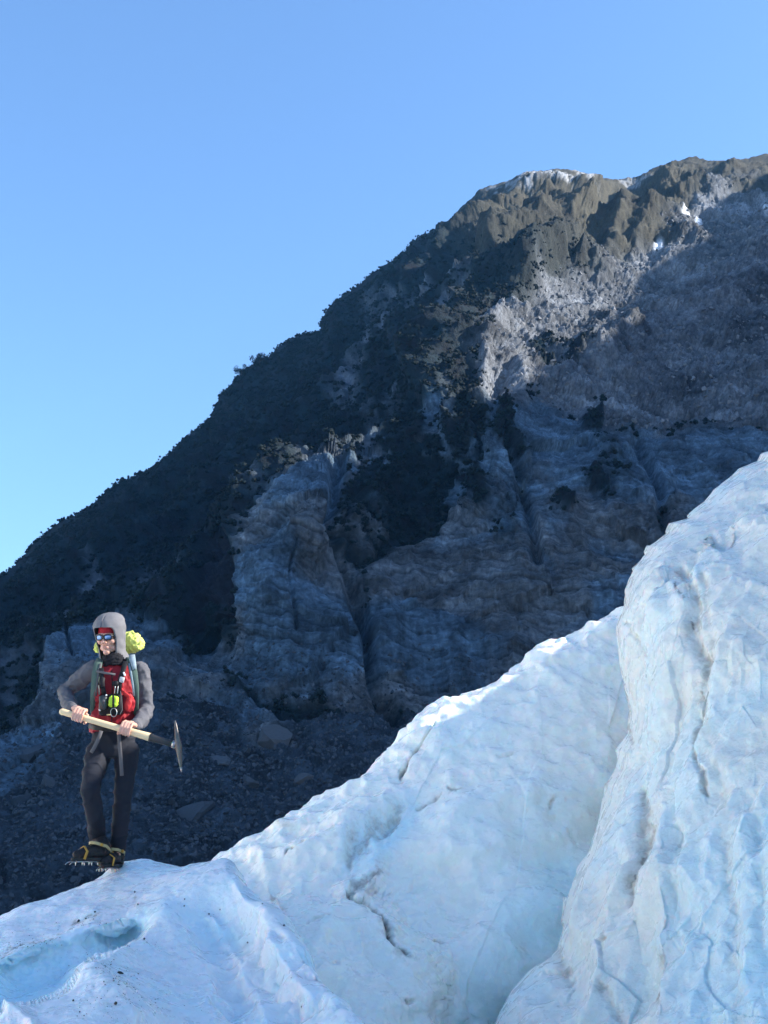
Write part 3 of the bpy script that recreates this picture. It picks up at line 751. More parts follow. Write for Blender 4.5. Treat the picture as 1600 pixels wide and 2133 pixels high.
# unseen ice wall carried on towards the camera, shaped to shade the mound
iy, iw = np.meshgrid(np.linspace(-3, 8.9, 90), np.linspace(-1, 1, 50), indexing='xy')
ih = np.interp(iy, [-3, 0, 3, 6, 7.5, 8.3, 8.9], [2.5, 4.8, 5.6, 6.1, 6.4, 6.4, 5.4])
IW = np.stack([5.9 + iw * 1.9 + 0 * iy, iy, -0.3 + (ih + 0.3) * (1 - np.abs(iw) ** 2.4)], -1)
IW += fbm(IW * 0.8, 4)[..., None] * np.array([0.25, 0.1, 0.15])
tag(grid_mesh("unseen_ice_wall", IW, m_ice, {'dirt': 0.1 + 0 * iy, 'clear': 0.2 + 0 * iy, 'body_tone': 0.5 + 0 * iy}, flip=True), kind='structure')

iy, iw = np.meshgrid(np.linspace(9.9, 13.2, 60), np.linspace(-1, 1, 40), indexing='xy')  # second unseen wall, added to shade the slope's upper right below its rim
ih = np.interp(iy, [9.9, 10.5, 11.0, 12.2, 13.2], [5.7, 6.3, 6.45, 6.5, 5.8])
IW = np.stack([6.9 + iw * 1.7 + 0 * iy, iy, -2.0 + (ih + 2.0) * (1 - np.abs(iw) ** 2.4)], -1)
IW += fbm(IW * 0.8 + 9, 4)[..., None] * np.array([0.25, 0.1, 0.10])
tag(grid_mesh("unseen_ice_wall", IW, m_ice, {'dirt': 0.1 + 0 * iy, 'clear': 0.2 + 0 * iy, 'body_tone': 0.5 + 0 * iy}, flip=True), kind='structure')

# unseen sunlit ice left of the camera, added to bounce fill onto the slope
fa, fr = np.meshgrid(np.radians(np.linspace(246, 332, 120)), np.linspace(0, 1, 60), indexing='xy')
frr = 10.5 + fr * 45
IF = np.stack([frr * np.sin(fa), frr * np.cos(fa), -0.6 + 21 * np.sin(np.clip(fr * 1.5, 0, 1) * math.pi / 2) ** 1.3 * sstep(0, 0.12, fr) * sstep(246, 260, np.degrees(fa)) * sstep(332, 318, np.degrees(fa))], -1)
IF[..., 2] += (ridged(IF * np.array([0.22, 0.22, 0.1]), 4) - 0.9) * 2.2 * sstep(0.03, 0.3, fr)
IF[..., 2] -= 22 * sstep(0.8, 1.0, fr)
tag(grid_mesh("bounce_ice", IF, m_ice, {'dirt': 0.08 + 0 * fa, 'clear': 0 * fa, 'body_tone': 0.2 + 0 * fa}, flip=True), kind='structure')

# the glacier the camera stands on, running out to the horizon
gr = np.concatenate([[0.0], np.geomspace(0.4, 5000, 110)]); ga = np.linspace(0, 2 * math.pi, 181)
GA, GR = np.meshgrid(ga, gr, indexing='xy')
G = np.stack([GR * np.sin(GA), GR * np.cos(GA), np.zeros_like(GR)], -1)
dist = np.maximum(0, G[..., 1] - 12)
G[..., 2] = -np.minimum(dist * 0.11, 7.5) - 2.5 * sstep(30, 90, np.abs(G[..., 0]))
G[..., 2] += np.minimum(GR * 0.02, 0.5) * fbm(G * 0.12, 4) + fbm(G * 0.9, 3) * 0.05
gl = grid_mesh("glacier", G, m_ice, {'body_tone': np.full(GR.shape, 0.4), 'dirt': np.clip(0.1 + 0.2 * fbm(G * 0.2, 4), 0, 1), 'clear': np.clip(0.2 + 0.2 * fbm(G * 0.1, 3), 0, 1)}, flip=True)
tag(gl, kind='structure')

# ------------------------------------------------------------------ thin valley air
hb = bpy.data.meshes.new("haze")
bm = bmesh.new(); bmesh.ops.create_cube(bm, size=1.0); bm.to_mesh(hb); bm.free()
haze = bpy.data.objects.new("haze", hb); COL.objects.link(haze)
haze.scale = (11000, 11000, 330); haze.location = (0, 0, -14 + 165)
hm = bpy.data.materials.new("haze"); hm.use_nodes = True
hm.node_tree.nodes.remove(hm.node_tree.nodes['Principled BSDF'])
pv = hm.node_tree.nodes.new('ShaderNodeVolumePrincipled')
pv.inputs['Color'].default_value = (0.17, 0.54, 1.0, 1)
pv.inputs['Density'].default_value = 0.0002
hm.node_tree.links.new(pv.outputs[0], hm.node_tree.nodes['Material Output'].inputs['Volume'])
hb.materials.append(hm)
tag(haze, "thin blue haze in the valley air", "haze", kind='stuff')

# ------------------------------------------------------------------ mesh pieces for the climber and his kit
YP = 9.0                                     # the climber stands nine metres away


def J(px, py, dy=0.0):
    return PV(px, py, YP + dy)


class Mb:
    def __init__(s):
        s.v = []; s.f = []

    def ring_loft(s, rings, caps=True):
        n = len(rings[0]); base = len(s.v)
        for r in rings:
            s.v += [tuple(p) for p in r]
        for k in range(len(rings) - 1):
            for i in range(n):
                j = (i + 1) % n
                a = base + k * n
                s.f.append((a + i, a + j, a + n + j, a + n + i))
        if caps:
            s.f.append(tuple(base + i for i in reversed(range(n))))
            a = base + (len(rings) - 1) * n
            s.f.append(tuple(a + i for i in range(n)))
        return s

    def tube(s, pts, radii, n=14, flat=1.0, flatdir=None, round_ends=True):
        """tapered tube through points; flat squashes it along flatdir"""
        pts = [Vector(p) for p in pts]
        if not hasattr(radii, '__len__'):
            radii = [radii] * len(pts)
        radii = list(radii)
        if round_ends:
            d0 = (pts[1] - pts[0]).normalized(); d1 = (pts[-1] - pts[-2]).normalized()
            pts = [pts[0] - d0 * radii[0] * 0.75, pts[0] - d0 * radii[0] * 0.4] + pts + [pts[-1] + d1 * radii[-1] * 0.4, pts[-1] + d1 * radii[-1] * 0.75]
            radii = [radii[0] * 0.45, radii[0] * 0.85] + radii + [radii[-1] * 0.85, radii[-1] * 0.45]
        rings = []; u = None
        for k, p in enumerate(pts):
            t = (pts[min(k + 1, len(pts) - 1)] - pts[max(k - 1, 0)]).normalized()
            if u is None:
                u = Vector(flatdir) if flatdir is not None else (Vector((0, 1, 0)) if abs(t.y) < 0.8 else Vector((1, 0, 0)))
            u = (u - t * u.dot(t)).normalized()
            w = t.cross(u)
            rings.append([p + u * (math.cos(a) * radii[k] * flat) + w * (math.sin(a) * radii[k]) for a in (2 * math.pi * i / n for i in range(n))])
        return s.ring_loft(rings)

    def ellipsoid(s, c, r, rot=None, nu=16, nv=10):
        c = Vector(c); rings = []
        for k in range(nv + 1):
            th = math.pi * (0.02 + 0.96 * k / nv)
            ring = []
            for i in range(nu):
                a = 2 * math.pi * i / nu
                p = Vector((r[0] * math.sin(th) * math.cos(a), r[1] * math.sin(th) * math.sin(a), -r[2] * math.cos(th)))
                if rot is not None:
                    p = rot @ p
                ring.append(c + p)
            rings.append(ring)
        return s.ring_loft(rings)

    def box(s, c, size, rot=None, bev=0.15):
        """box with softened edges (a squashed super-ellipsoid of rings)"""
        c = Vector(c); sx, sy, sz = (v / 2 for v in size)
        b = min(sx, sy, sz) * bev * 2
        rings = []
        for z, ins in ((-sz, b), (-sz + b, 0), (sz - b, 0), (sz, b)):
            x, y = sx - ins, sy - ins
            q = [(-x + b, -y), (x - b, -y), (x, -y + b), (x, y - b), (x - b, y), (-x + b, y), (-x, y - b), (-x, -y + b)]
            rings.append([c + (rot @ Vector((a, d, z)) if rot is not None else Vector((a, d, z))) for a, d in q])
        return s.ring_loft(rings)

    def ribbon(s, pts, width, thick, across=None):
        """flat strap through points; across = direction of its width at each point"""
        pts = [Vector(p) for p in pts]; rings = []
        for k, p in enumerate(pts):
            t = (pts[min(k + 1, len(pts) - 1)] - pts[max(k - 1, 0)]).normalized()
            a = Vector(across[k] if isinstance(across, list) else (across or (1, 0, 0)))
            a = (a - t * a.dot(t)).normalized()
            nn = t.cross(a)
            w = width[k] if hasattr(width, '__len__') else width
            rings.append([p + a * (w / 2) + nn * thick * .2, p + a * (w / 2 * .92) + nn * thick / 2, p - a * (w / 2 * .92) + nn * thick / 2, p - a * (w / 2) + nn * thick * .2, p - a * (w / 2) - nn * thick * .2, p - a * (w / 2 * .92) - nn * thick / 2, p + a * (w / 2 * .92) - nn * thick / 2, p + a * (w / 2) - nn * thick * .2])
        return s.ring_loft(rings)

    def mesh(s, name, origin=Vector((0, 0, 0))):
        me = bpy.data.meshes.new(name)
        me.from_pydata([tuple(Vector(p) - origin) for p in s.v], [], s.f)
        bm = bmesh.new(); bm.from_mesh(me)
        bmesh.ops.recalc_face_normals(bm, faces=bm.faces)
        bm.to_mesh(me); bm.free()
        return me


def link(name, me, mat, parent=None, smooth=True):
    ob = bpy.data.objects.new(name, me)
    COL.objects.link(ob)
    if mat is not None:
        me.materials.clear(); me.materials.append(mat)
    if smooth:
        me.polygons.foreach_set('use_smooth', np.ones(len(me.polygons), bool))
    ob.parent = parent
    return ob


def part(name, mb, mat, root, smooth=True, parent=None):
    """a piece in world coordinates stored relative to its thing"""
    o = ROOTS[root.name]
    return link(name, mb.mesh(name, o), mat, parent or root, smooth)


ROOTS = {}


def thing(name, loc, **kw):
    e = bpy.data.objects.new(name, None)
    e.empty_display_size = 0.2
    e.location = loc
    COL.objects.link(e)
    ROOTS[e.name] = Vector(loc)
    tag(e, **kw)
    return e


def fuse(name, mb, mat, root, voxel, smooth=6, wrinkle=None, parent=None):
    """melt the pieces into one continuous skin"""
    o = ROOTS[root.name]
    me0 = mb.mesh(name + "_tmp", o)
    tmp = bpy.data.objects.new(name + "_tmp", me0)
    COL.objects.link(tmp)
    md = tmp.modifiers.new("r", 'REMESH'); md.mode = 'VOXEL'; md.voxel_size = voxel
    sm = tmp.modifiers.new("s", 'SMOOTH'); sm.factor = 0.5; sm.iterations = smooth
    dg = bpy.context.evaluated_depsgraph_get()
    me = bpy.data.meshes.new_from_object(tmp.evaluated_get(dg))
    me.name = name
    bpy.data.objects.remove(tmp); bpy.data.meshes.remove(me0)
    if wrinkle:
        n = len(me.vertices)
        co = np.empty(n * 3, np.float32); me.vertices.foreach_get('co', co); co = co.reshape(-1, 3).astype(float)
        no = np.empty(n * 3, np.float32); me.vertex_normals.foreach_get('vector', no); no = no.reshape(-1, 3)
        co = co + no * wrinkle(co + np.array(o))[:, None]
        me.vertices.foreach_set('co', co.astype(np.float32).reshape(-1))
    return link(name, me, mat, parent or root)


def cloth(name, color, rough=0.85, weave=260.0, var=0.08, bump=0.12, sheen=0.0, **kw):
    m = material(name, color, rough, Specular_IOR_Level=0.15, **kw)
    m.node_tree.nodes['Principled BSDF'].inputs['Sheen Weight'].default_value = sheen
    nt = NT(m)
    tc = nt.n('ShaderNodeTexCoord').outputs['Object']
    c = nt.mix(nt.ramp(nt.noise(14, 5, 0.6, tc), [(0.3, (0, 0, 0)), (0.7, (1, 1, 1))]), tuple(v * (1 - var) for v in color), tuple(min(v * (1 + var), 1) for v in color))
    nt.l(c, nt.b.inputs['Base Color'])
    nt.l(nt.bump(nt.noise(weave, 2, 0.5, tc), bump, 0.002, nt.bump(nt.noise(18, 3, 0.5, tc), 0.14, 0.008)), nt.b.inputs['Normal'])
    return m


m_skin = material("skin", (0.62, 0.36, 0.27), 0.5, Subsurface_Weight=0.25, Subsurface_Scale=0.01)
nt = NT(m_skin)
nt.l(nt.mix(nt.noise(30, 4, 0.6, nt.n('ShaderNodeTexCoord').outputs['Object']), (0.50, 0.26, 0.19), (0.60, 0.35, 0.26)), nt.b.inputs['Base Color'])
m_lips = material("lips", (0.42, 0.17, 0.15), 0.5)
m_grey = cloth("grey_jersey", (0.104, 0.103, 0.114))
m_hood = cloth("hood_jersey", (0.150, 0.146, 0.154))
m_red = cloth("red_softshell", (0.27, 0.018, 0.026), 0.6)
m_redlit = cloth("red_sunlit_cloth", (0.50, 0.035, 0.035), 0.55)  # brighter copy of the vest red, sunlight put into the colour
m_band = cloth("red_headband", (0.33, 0.02, 0.03))
m_pants = cloth("charcoal_trousers", (0.018, 0.020, 0.028), 0.8)
m_black = cloth("black_webbing", (0.014, 0.014, 0.016), 0.6)
m_gaiter = cloth("black_neck_gaiter", (0.012, 0.012, 0.015), 0.85)
m_boot = cloth("black_boot_leather", (0.022, 0.021, 0.022), 0.55, 80)
m_sole = material("boot_rubber", (0.012, 0.012, 0.012), 0.7)
m_strapg = cloth("green_grey_strap", (0.075, 0.115, 0.095), 0.75)
m_strapb = cloth("pale_blue_grey_strap", (0.24, 0.30, 0.33), 0.7)
m_greyweb = cloth("grey_webbing", (0.10, 0.095, 0.10), 0.7)
m_lime = cloth("lime_cloth", (0.62, 0.66, 0.16), 0.6)
m_limebag = cloth("lime_pouch_nylon", (0.42, 0.62, 0.05), 0.45)
m_radio = material("radio_plastic", (0.022, 0.027, 0.028), 0.4)
m_steel = material("steel", (0.36, 0.35, 0.34), 0.38, Metallic=1.0)
m_dsteel = material("dark_forged_steel", (0.11, 0.10, 0.095), 0.45, Metallic=0.85)
nt = NT(m_dsteel)
nt.l(nt.mix(nt.noise(40, 5, 0.7), (0.06, 0.055, 0.05), (0.20, 0.18, 0.165)), nt.b.inputs['Base Color'])
m_collar = material("black_grip_rubber", (0.022, 0.021, 0.020), 0.5)
m_wood = material("ash_wood", (0.62, 0.43, 0.24), 0.55)
nt = NT(m_wood)
tcw = nt.n('ShaderNodeTexCoord').outputs['Object']
mp = nt.n('ShaderNodeMapping'); mp.inputs['Scale'].default_value = (6, 90, 90); mp.inputs['Rotation'].default_value = (0, -0.28, 0)
nt.l(tcw, mp.inputs['Vector'])
nt.l(nt.mix(nt.noise(1.0, 6, 0.6, mp.outputs[0]), (0.66, 0.45, 0.23), (0.80, 0.62, 0.38)), nt.b.inputs['Base Color'])
m_lens = material("mirror_lens", (0.16, 0.24, 0.42), 0.06, Metallic=0.9)
m_frame = material("black_frame_plastic", (0.01, 0.01, 0.012), 0.35)
m_ochre = cloth("ochre_strap", (0.46, 0.25, 0.05), 0.6)
m_ptan = cloth("tan_strap", (0.40, 0.32, 0.16), 0.6)
m_white = material("white_plastic", (0.75, 0.75, 0.76), 0.4)

# ------------------------------------------------------------------ the climber
FOOT = J(238, 1800, 0.05)
man = thing("person", FOOT, label="person in grey hood, mirrored sunglasses and red vest stepping across the ice", category="person")

# handle line of the pick, which both hands hold
PD = -0.30
h0, h1 = J(128, 1482, PD), J(372, 1553, PD)
hax = (h1 - h0).normalized()
fr_ = Vector((0, -1, 0)); fr_ = (fr_ - hax * fr_.dot(hax)).normalized()      # towards the camera
up_ = hax.cross(fr_); up_ = up_ if up_.z > 0 else -up_


def on_handle(px):
    return h0.lerp(h1, (px - 128) / 244.0)


# head space: x to picture right, -y out of the face, z up
HC = J(229, 1329, -0.02)
HR = Matrix.Rotation(math.radians(-13), 3, 'Z') @ Matrix.Rotation(math.radians(15), 3, 'X')


def H(x, y, z):
    return HC + HR @ Vector((x, y, z))


body = Mb()
body.ellipsoid(H(0, .012, .032), (.076, .098, .090), HR)
body.ellipsoid(H(0, -.022, -.052), (.058, .066, .060), HR)
body.ellipsoid(H(0, -.066, -.096), (.027, .024, .022), HR)
body.tube([H(0, -.088, .020), H(0, -.104, -.004), H(0, -.115, -.020)], [.010, .012, .0155])
for s in (-1, 1):
    body.ellipsoid(H(s * .014, -.100, -.024), (.009, .011, .008), HR)
    body.ellipsoid(H(s * .040, -.060, -.014), (.030, .032, .028), HR)
    body.tube([H(s * .008, -.090, .036), H(s * .048, -.080, .034)], [.011, .010])
    body.ellipsoid(H(s * .045, -.02, -.068), (.020, .040, .026), HR)
body.ellipsoid(H(0, -.088, -.056), (.026, .014, .008), HR)
body.ellipsoid(H(0, -.085, -.066), (.022, .014, .007), HR)
neck0 = J(238, 1382, .03)
body.tube([H(0, .02, -.05), H(0, .03, -.11), neck0], [.058, .056, .066])
# trunk and limbs under the clothes
sp = [(239, 1388, .060, .06), (240, 1400, .125, .085), (240, 1430, .135, .098), (238, 1475, .125, .092), (237, 1515, .115, .085), (237, 1550, .115, .085), (236, 1568, .095, .08)]


def torso(mb, rows, gx=0.0, gy=0.0, n=28, dy0=0.03):
    rings = []
    for px, py, rx, ry in rows:
        c = J(px, py, dy0)
        rings.append([c + Vector(((rx + gx) * math.cos(a) * (abs(math.cos(a)) ** -0.12 if abs(math.cos(a)) > .02 else 1), (ry + gy) * math.sin(a), 0)) for a in (2 * math.pi * i / n for i in range(n))])
    return mb.ring_loft(rings)


torso(body, sp)
ARM_R = [J(197, 1394, .02), J(163, 1418, .05), J(135, 1441, .06), J(142, 1462, -.08), J(151, 1477, -.215)]
ARM_L = [J(289, 1395, .02), J(299, 1440, .04), J(305, 1478, .05), J(295, 1500, -.09), J(281, 1512, -.215)]
LEG_R = [J(207, 1562, .02), J(196, 1605, -.10), J(188, 1646, -.25), J(198, 1700, -.14), J(204, 1752, .02)]
LEG_L = [J(265, 1562, .02), J(262, 1605, -.02), J(256, 1655, -.05), J(252, 1705, .00), J(246, 1768, .05)]
for A in (ARM_R, ARM_L):
    body.tube(A, [.050, .046, .040, .036, .026])
for L in (LEG_R, LEG_L):
    body.tube(L, [.072, .066, .050, .046, .038])


def hand(mb, c_px, wrist, thumb_dir):
    """fist over the handle: knuckles on top, fingers down the front, thumb round the back"""
    c = on_handle(c_px)
    ww = .021
    kn = []
    for k in range(4):
        o = (k - 1.5) * ww
        L = (.92, 1.0, .97, .82)[k] if thumb_dir < 0 else (.82, .97, 1.0, .92)[k]
        r = .0098 * (0.9 + 0.1 * L)
        base = c + hax * o

        def at(deg, rad):
            a = math.radians(deg)
            return base + fr_ * (math.cos(a) * rad) + up_ * (math.sin(a) * rad)
        bow = .004 * (k % 2)
        p = [at(104, .052), at(70, .050 + bow), at(22, .040), at(-34, .037), at(-34 - 55 * L, .034)]
        mb.tube(p, [.0105, .0112, r * 1.02, r * .95, r * .82], n=10)
        kn.append(p[0])
    # palm: from the knuckles back to the wrist
    mid = sum(kn, Vector()) / 4
    bk = c - fr_ * .040 + up_ * .046
    for k in range(4):
        e = wrist.lerp(bk, .25) + hax * (k - 1.5) * .012
        mb.tube([kn[k], kn[k].lerp(bk + hax * (k - 1.5) * ww, .55) + up_ * .006, e], [.0125, .016, .019], n=10)
    mb.tube([mid.lerp(wrist, .3), wrist], [.026, .027], n=12, flat=.8)
    # thumb leaves the side of the palm near its base and closes round the back of the handle
    tb = wrist.lerp(mid, .45) + hax * thumb_dir * .030
    t1 = c + hax * thumb_dir * .050 - fr_ * .036 + up_ * .022
    t2 = c + hax * thumb_dir * .056 - fr_ * .040 - up_ * .016
    t3 = c + hax * thumb_dir * .050 - fr_ * .014 - up_ * .036
    mb.tube([tb, t1, t2, t3], [.017, .0135, .0115, .0095], n=10)


hand(body, 164, ARM_R[-1], 1)
hand(body, 263, ARM_L[-1], -1)
# ankles and feet inside the boots
body.tube([LEG_R[-1], J(199, 1780, -.08)], [.038, .03])
body.tube([LEG_L[-1], J(240, 1790, .0)], [.038, .03])
skin = fuse("body", body, m_skin, man, 0.0046, 2)
lp = Mb()
lp.tube([H(-.022, -.091, -.060), H(0, -.1015, -.0585), H(.022, -.091, -.060)], [.003, .0055, .003], n=8)
part("lips", lp, m_lips, man)


def wr_cloth(scale, amp, seed, sq=(1, 1, 1)):
    def f(p):
        q = p * scale * np.array(sq) + seed
        return (ridged(q, 3) - 0.85) * amp + fbm(p * 9 + seed, 2) * amp * 0.8
    return f


# grey hooded top
top = Mb()
torso(top, sp[:5], .022, .022)
top.tube(ARM_R, [.074, .066, .060, .054, .042], n=18)
top.tube(ARM_L, [.074, .068, .062, .056, .044], n=18)
fuse("grey_top", top, m_grey, man, 0.0075, 6, wr_cloth(12, .007, 3, (1, 1, 1.2)))
# hood, open round the face
rows = [(.180, .012, .012, .030, 0), (.174, .050, .054, .026, 0), (.158, .080, .089, .020, 0), (.132, .098, .112, .012, 0), (.105, .1065, .125, .006, 0), (.089, .1075, .129, .003, 0), (.086, .1075, .130, .003, 34), (.066, .107, .131, .004, 43), (.035, .101, .130, .010, 46), (.000, .096, .127, .014, 50), (-.040, .091, .120, .020, 50), (-.080, .087, .110, .026, 46), (-.110, .089, .104, .034, 40), (-.140, .100, .105, .044, 34), (-.165, .120, .110, .052, 24)]
hz_v = []; nh = 46
hrow = []
for kk in np.linspace(0, len(rows) - 1, 48):
    z, rx, ry, cy, op = (float(np.interp(kk, range(len(rows)), [r[i] for r in rows])) for i in range(5))
    r_ = []
    for i in range(nh):
        a = math.radians(-90 + op + (360 - 2 * op) * i / (nh - 1))
        wv = 1 + .012 * math.sin(a * 9 + z * 60) + .012 * math.sin(z * 90 + a * 3)
        r_.append(np.array(H(rx * wv * math.cos(a), cy + ry * wv * math.sin(a), z)))
    hrow.append(r_)
hood = grid_mesh("hood", np.array(hrow) - np.array(ROOTS[man.name]), m_hood, parent=man)
sd = hood.modifiers.new("thickness", 'SOLIDIFY'); sd.thickness = 0.006; sd.offset = -1
# headband
hbm = []
for z in np.linspace(.040, .088, 6):
    hbm.append([np.array(H((.081 + .003 * math.sin(z * 60)) * math.cos(a), .010 + .103 * math.sin(a), z)) for a in np.linspace(0, 2 * math.pi, 40)])
grid_mesh("headband", np.array(hbm) - np.array(ROOTS[man.name]), m_band, parent=man)
gt = Mb()
gt.tube([H(0, .006, -.098), H(0, .016, -.125), J(237, 1380, -.005), J(238, 1392, -.01)], [.066, .076, .088, .09], n=22, round_ends=False)
fuse("neck_gaiter", gt, m_gaiter, man, 0.007, 3, wr_cloth(40, .006, 8, (.6, .6, 2)))
# red vest
vest = Mb()
torso(vest, [(239, 1386, .085, .075), (240, 1400, .145, .102), (240, 1430, .160, .120), (238, 1475, .156, .120), (237, 1505, .152, .114), (236, 1526, .156, .112)], .012, .018)
vest.ellipsoid(J(266, 1462, -.115), (.055, .045, .075))
vest.ellipsoid(J(206, 1440, -.105), (.045, .040, .085))
fuse("red_vest", vest, m_red, man, 0.0075, 5, wr_cloth(15, .009, 5, (1, 1, .7)))
zp = Mb(); zp.tube([J(233, 1398, -.118), J(234, 1430, -.135), J(233, 1500, -.13), J(233, 1526, -.125)], [.004] * 4, n=8)
part("zip", zp, m_gaiter, man)
fl = Mb()
fl.ribbon([J(252, 1436, -.160), J(262, 1446, -.175), J(272, 1452, -.165), J(277, 1456, -.14)], [.02, .03, .03, .02], .014, (0, -.2, 1))
fl.ellipsoid(J(267, 1466, -.158), (.026, .016, .055), Matrix.Rotation(.25, 3, 'Y'))
fuse("chest_pocket", fl, m_redlit, man, 0.006, 4, wr_cloth(30, .003, 15))
# trousers
tr = Mb()
torso(tr, [(237, 1514, .138, .105), (237, 1535, .150, .115), (236, 1560, .158, .125), (236, 1580, .130, .115)], .006, .006)
tr.tube([LEG_R[0]] + [LEG_R[0].lerp(LEG_R[1], .5)] + LEG_R[1:], [.094, .092, .082, .068, .066, .058], n=20)
tr.tube([LEG_L[0]] + [LEG_L[0].lerp(LEG_L[1], .5)] + LEG_L[1:], [.092, .088, .078, .066, .064, .058], n=20)


def wr_tr(p):
    q = p * np.array([7, 7, 11.0]) + 4
    return (ridged(q, 2) - .85) * .007 + fbm(p * 5, 2) * .005


fuse("trousers", tr, m_pants, man, 0.008, 4, wr_tr)


def boot(name, ankle, heel, toe_dir, nm):
    toe_dir = Vector(toe_dir).normalized(); side = toe_dir.cross(Vector((0, 0, 1))).normalized()
    b = Mb(); U = Vector((0, 0, 1))
    b.tube([ankle + U * .02, heel + U * .085, heel + U * .05], [.058, .060, .056], n=16)
    b.tube([heel + U * .045 - toe_dir * .02, heel + toe_dir * .08 + U * .055, heel + toe_dir * .16 + U * .045, heel + toe_dir * .215 + U * .038], [.048, .052, .047, .036], n=16)
    ob = fuse(name, b, m_boot, man, .007, 3, wr_cloth(30, .003, 2))
    so = Mb(); rings = []
    for z in (0.0, .022):
        rings.append([heel + toe_dir * (.092 + .168 * math.cos(a)) + side * (.052 * math.sin(a) * (1 - .12 * math.cos(2 * a))) + U * z for a in (2 * math.pi * i / 24 for i in range(24))])
    so.ring_loft(rings)
    part("sole", so, m_sole, man, False, ob)
    return toe_dir, side


HEEL_R = J(212, 1793, -.10); HEEL_L = J(242, 1806, .06)
TD_R = Vector((-.62, -.78, 0)).normalized(); TD_L = Vector((-.18, -.98, 0)).normalized()
boot("boot", LEG_R[-1], HEEL_R, TD_R, "r")
boot("boot", LEG_L[-1], HEEL_L, TD_L, "l")

# sunglasses: frame and two mirrored lenses
sg = Mb()


def lens_ring(cx, w, h, y0, n=26):
    out = []
    for i in range(n):
        a = 2 * math.pi * i / n
        sx = math.copysign(abs(math.cos(a)) ** .7, math.cos(a)); sz = math.copysign(abs(math.sin(a)) ** .7, math.sin(a))
        x = cx + w * sx
        out.append(H(x, y0 + 4.2 * x * x, .016 + h * sz))
    return out


for s in (-1, 1):
    rg = lens_ring(s * .034, .0275, .0195, -.112)
    sg.tube(rg + rg[:1], .0052, n=6, round_ends=False)
    sg.tube([H(s * .060, -.098, .024), H(s * .078, -.06, .024), H(s * .082, .0, .02)], [.005, .005, .004], n=6)
sg.tube([H(-.010, -.112, .022), H(0, -.115, .024), H(.010, -.112, .022)], .0048, n=6)
glasses = part("sunglasses", sg, m_frame, man)
for s in (-1, 1):
    le = Mb(); rg = lens_ring(s * .034, .026, .018, -.1125)
    inner = lens_ring(s * .034, .014, .010, -.1150); inb = [p + HR @ Vector((0, .004, 0)) for p in rg]
    le.ring_loft([inb, rg, inner])
    part("lens", le, m_lens, man, True, glasses)

# ------------------------------------------------------------------ pick held across the body
pick = thing("ice_pick", h1, label="long wooden handled ice pick held across the climber's waist", category="pick")
hd = Mb()
hd.tube([on_handle(x) for x in (129, 150, 200, 250, 290, 313)], [.0225, .0215, .0215, .0225, .0255, .0285], n=20, flat=.72, flatdir=fr_, round_ends=True)
part("handle", hd, m_wood, pick)
hc = Mb()
hc.tube([on_handle(x) for x in (312, 316, 340, 362)], [.0285, .0275, .0235, .0225], n=20, flat=.8, flatdir=fr_, round_ends=False)
part("collar", hc, m_collar, pick)
hb_ = Mb()
hb_.tube([on_handle(x) for x in (359, 366)], [.0265, .0265], n=20, round_ends=False)
part("ferrule", hb_, m_steel, pick)
bl = Mb(); rings = []
for px, py, wd, dp in [(365, 1502, .004, .008), (366, 1508, .009, .010), (368, 1524, .015, .013), (370, 1540, .021, .020), (371.5, 1553, .026, .026), (373, 1566, .021, .020), (374.5, 1580, .015, .015), (376.5, 1596, .009, .010), (378, 1606, .003, .004)]:
    c = J(px, py, PD)
    rings.append([c + hax * (wd * a) + Vector((0, 1, 0)) * (dp * b) for a, b in ((-1, -.6), (-.6, -1), (.6, -1), (1, -.6), (1, .6), (.6, 1), (-.6, 1), (-1, .6))])
bl.ring_loft(rings)
ph = part("pick_head", bl, m_dsteel, pick)
for a, b, r in (((364.6, 1501), (366.2, 1514), [.0055, .0105]), ((377, 1598), (378.4, 1608), [.0095, .004])):
    tp = Mb(); tp.tube([J(a[0], a[1], PD), J(b[0], b[1], PD)], r, n=8, round_ends=False)
    part("worn_tip", tp, m_steel, pick, True, ph)

# ------------------------------------------------------------------ backpack
pack = thing("backpack", J(240, 1520, .22), label="grey green backpack with lime yellow bundle on top worn by the climber", category="backpack")
pb = Mb()
pb.box(J(241, 1445, .245), (.30, .20, .50), None, .35)
pb.box(J(241, 1385, .235), (.27, .17, .12), None, .4)
fuse("pack_body", pb, m_strapg, pack, .012, 6, wr_cloth(12, .01, 6))
lm = Mb()
lm.tube([J(203, 1349, .17), J(228, 1347, .20), J(258, 1340, .20), J(278, 1338, .18), J(287, 1341, .16)], [.036, .062, .082, .082, .056], n=18)
lm.ellipsoid(J(276, 1326, .17), (.038, .05, .036)); lm.ellipsoid(J(287, 1348, .16), (.03, .05, .03))
fuse("lime_bundle", lm, m_lime, pack, .008, 4, wr_cloth(26, .012, 12))
for nm, pts, w, mt in [("shoulder_strap", [(212, 1376, .10), (209, 1372, .02), (205, 1382, -.085), (200, 1402, -.135), (197, 1428, -.150), (194, 1450, -.125), (192, 1478, -.05), (196, 1500, .06)], [.05, .055, .06, .058, .05, .038, .03, .03], m_strapg), ("shoulder_strap", [(268, 1376, .10), (270, 1371, .02), (274, 1382, -.085), (278, 1402, -.130), (282, 1428, -.140), (284, 1450, -.115), (284, 1478, -.05), (280, 1500, .06)], [.05, .055, .06, .058, .05, .038, .03, .03], m_strapg)]:
    q = Mb(); q.ribbon([J(*p) for p in pts], w, .016, (1, 0, 0)); o1 = part(nm, q, mt, pack)
    q = Mb(); sgn = 1 if pts[0][0] > 240 else -1
    q.ribbon([J(p[0] - sgn * 5, p[1], p[2] - .012) for p in pts[2:6]], .014, .006, (1, 0, 0))
    part("strap_webbing", q, m_strapb if sgn > 0 else m_greyweb, pack, True, o1)
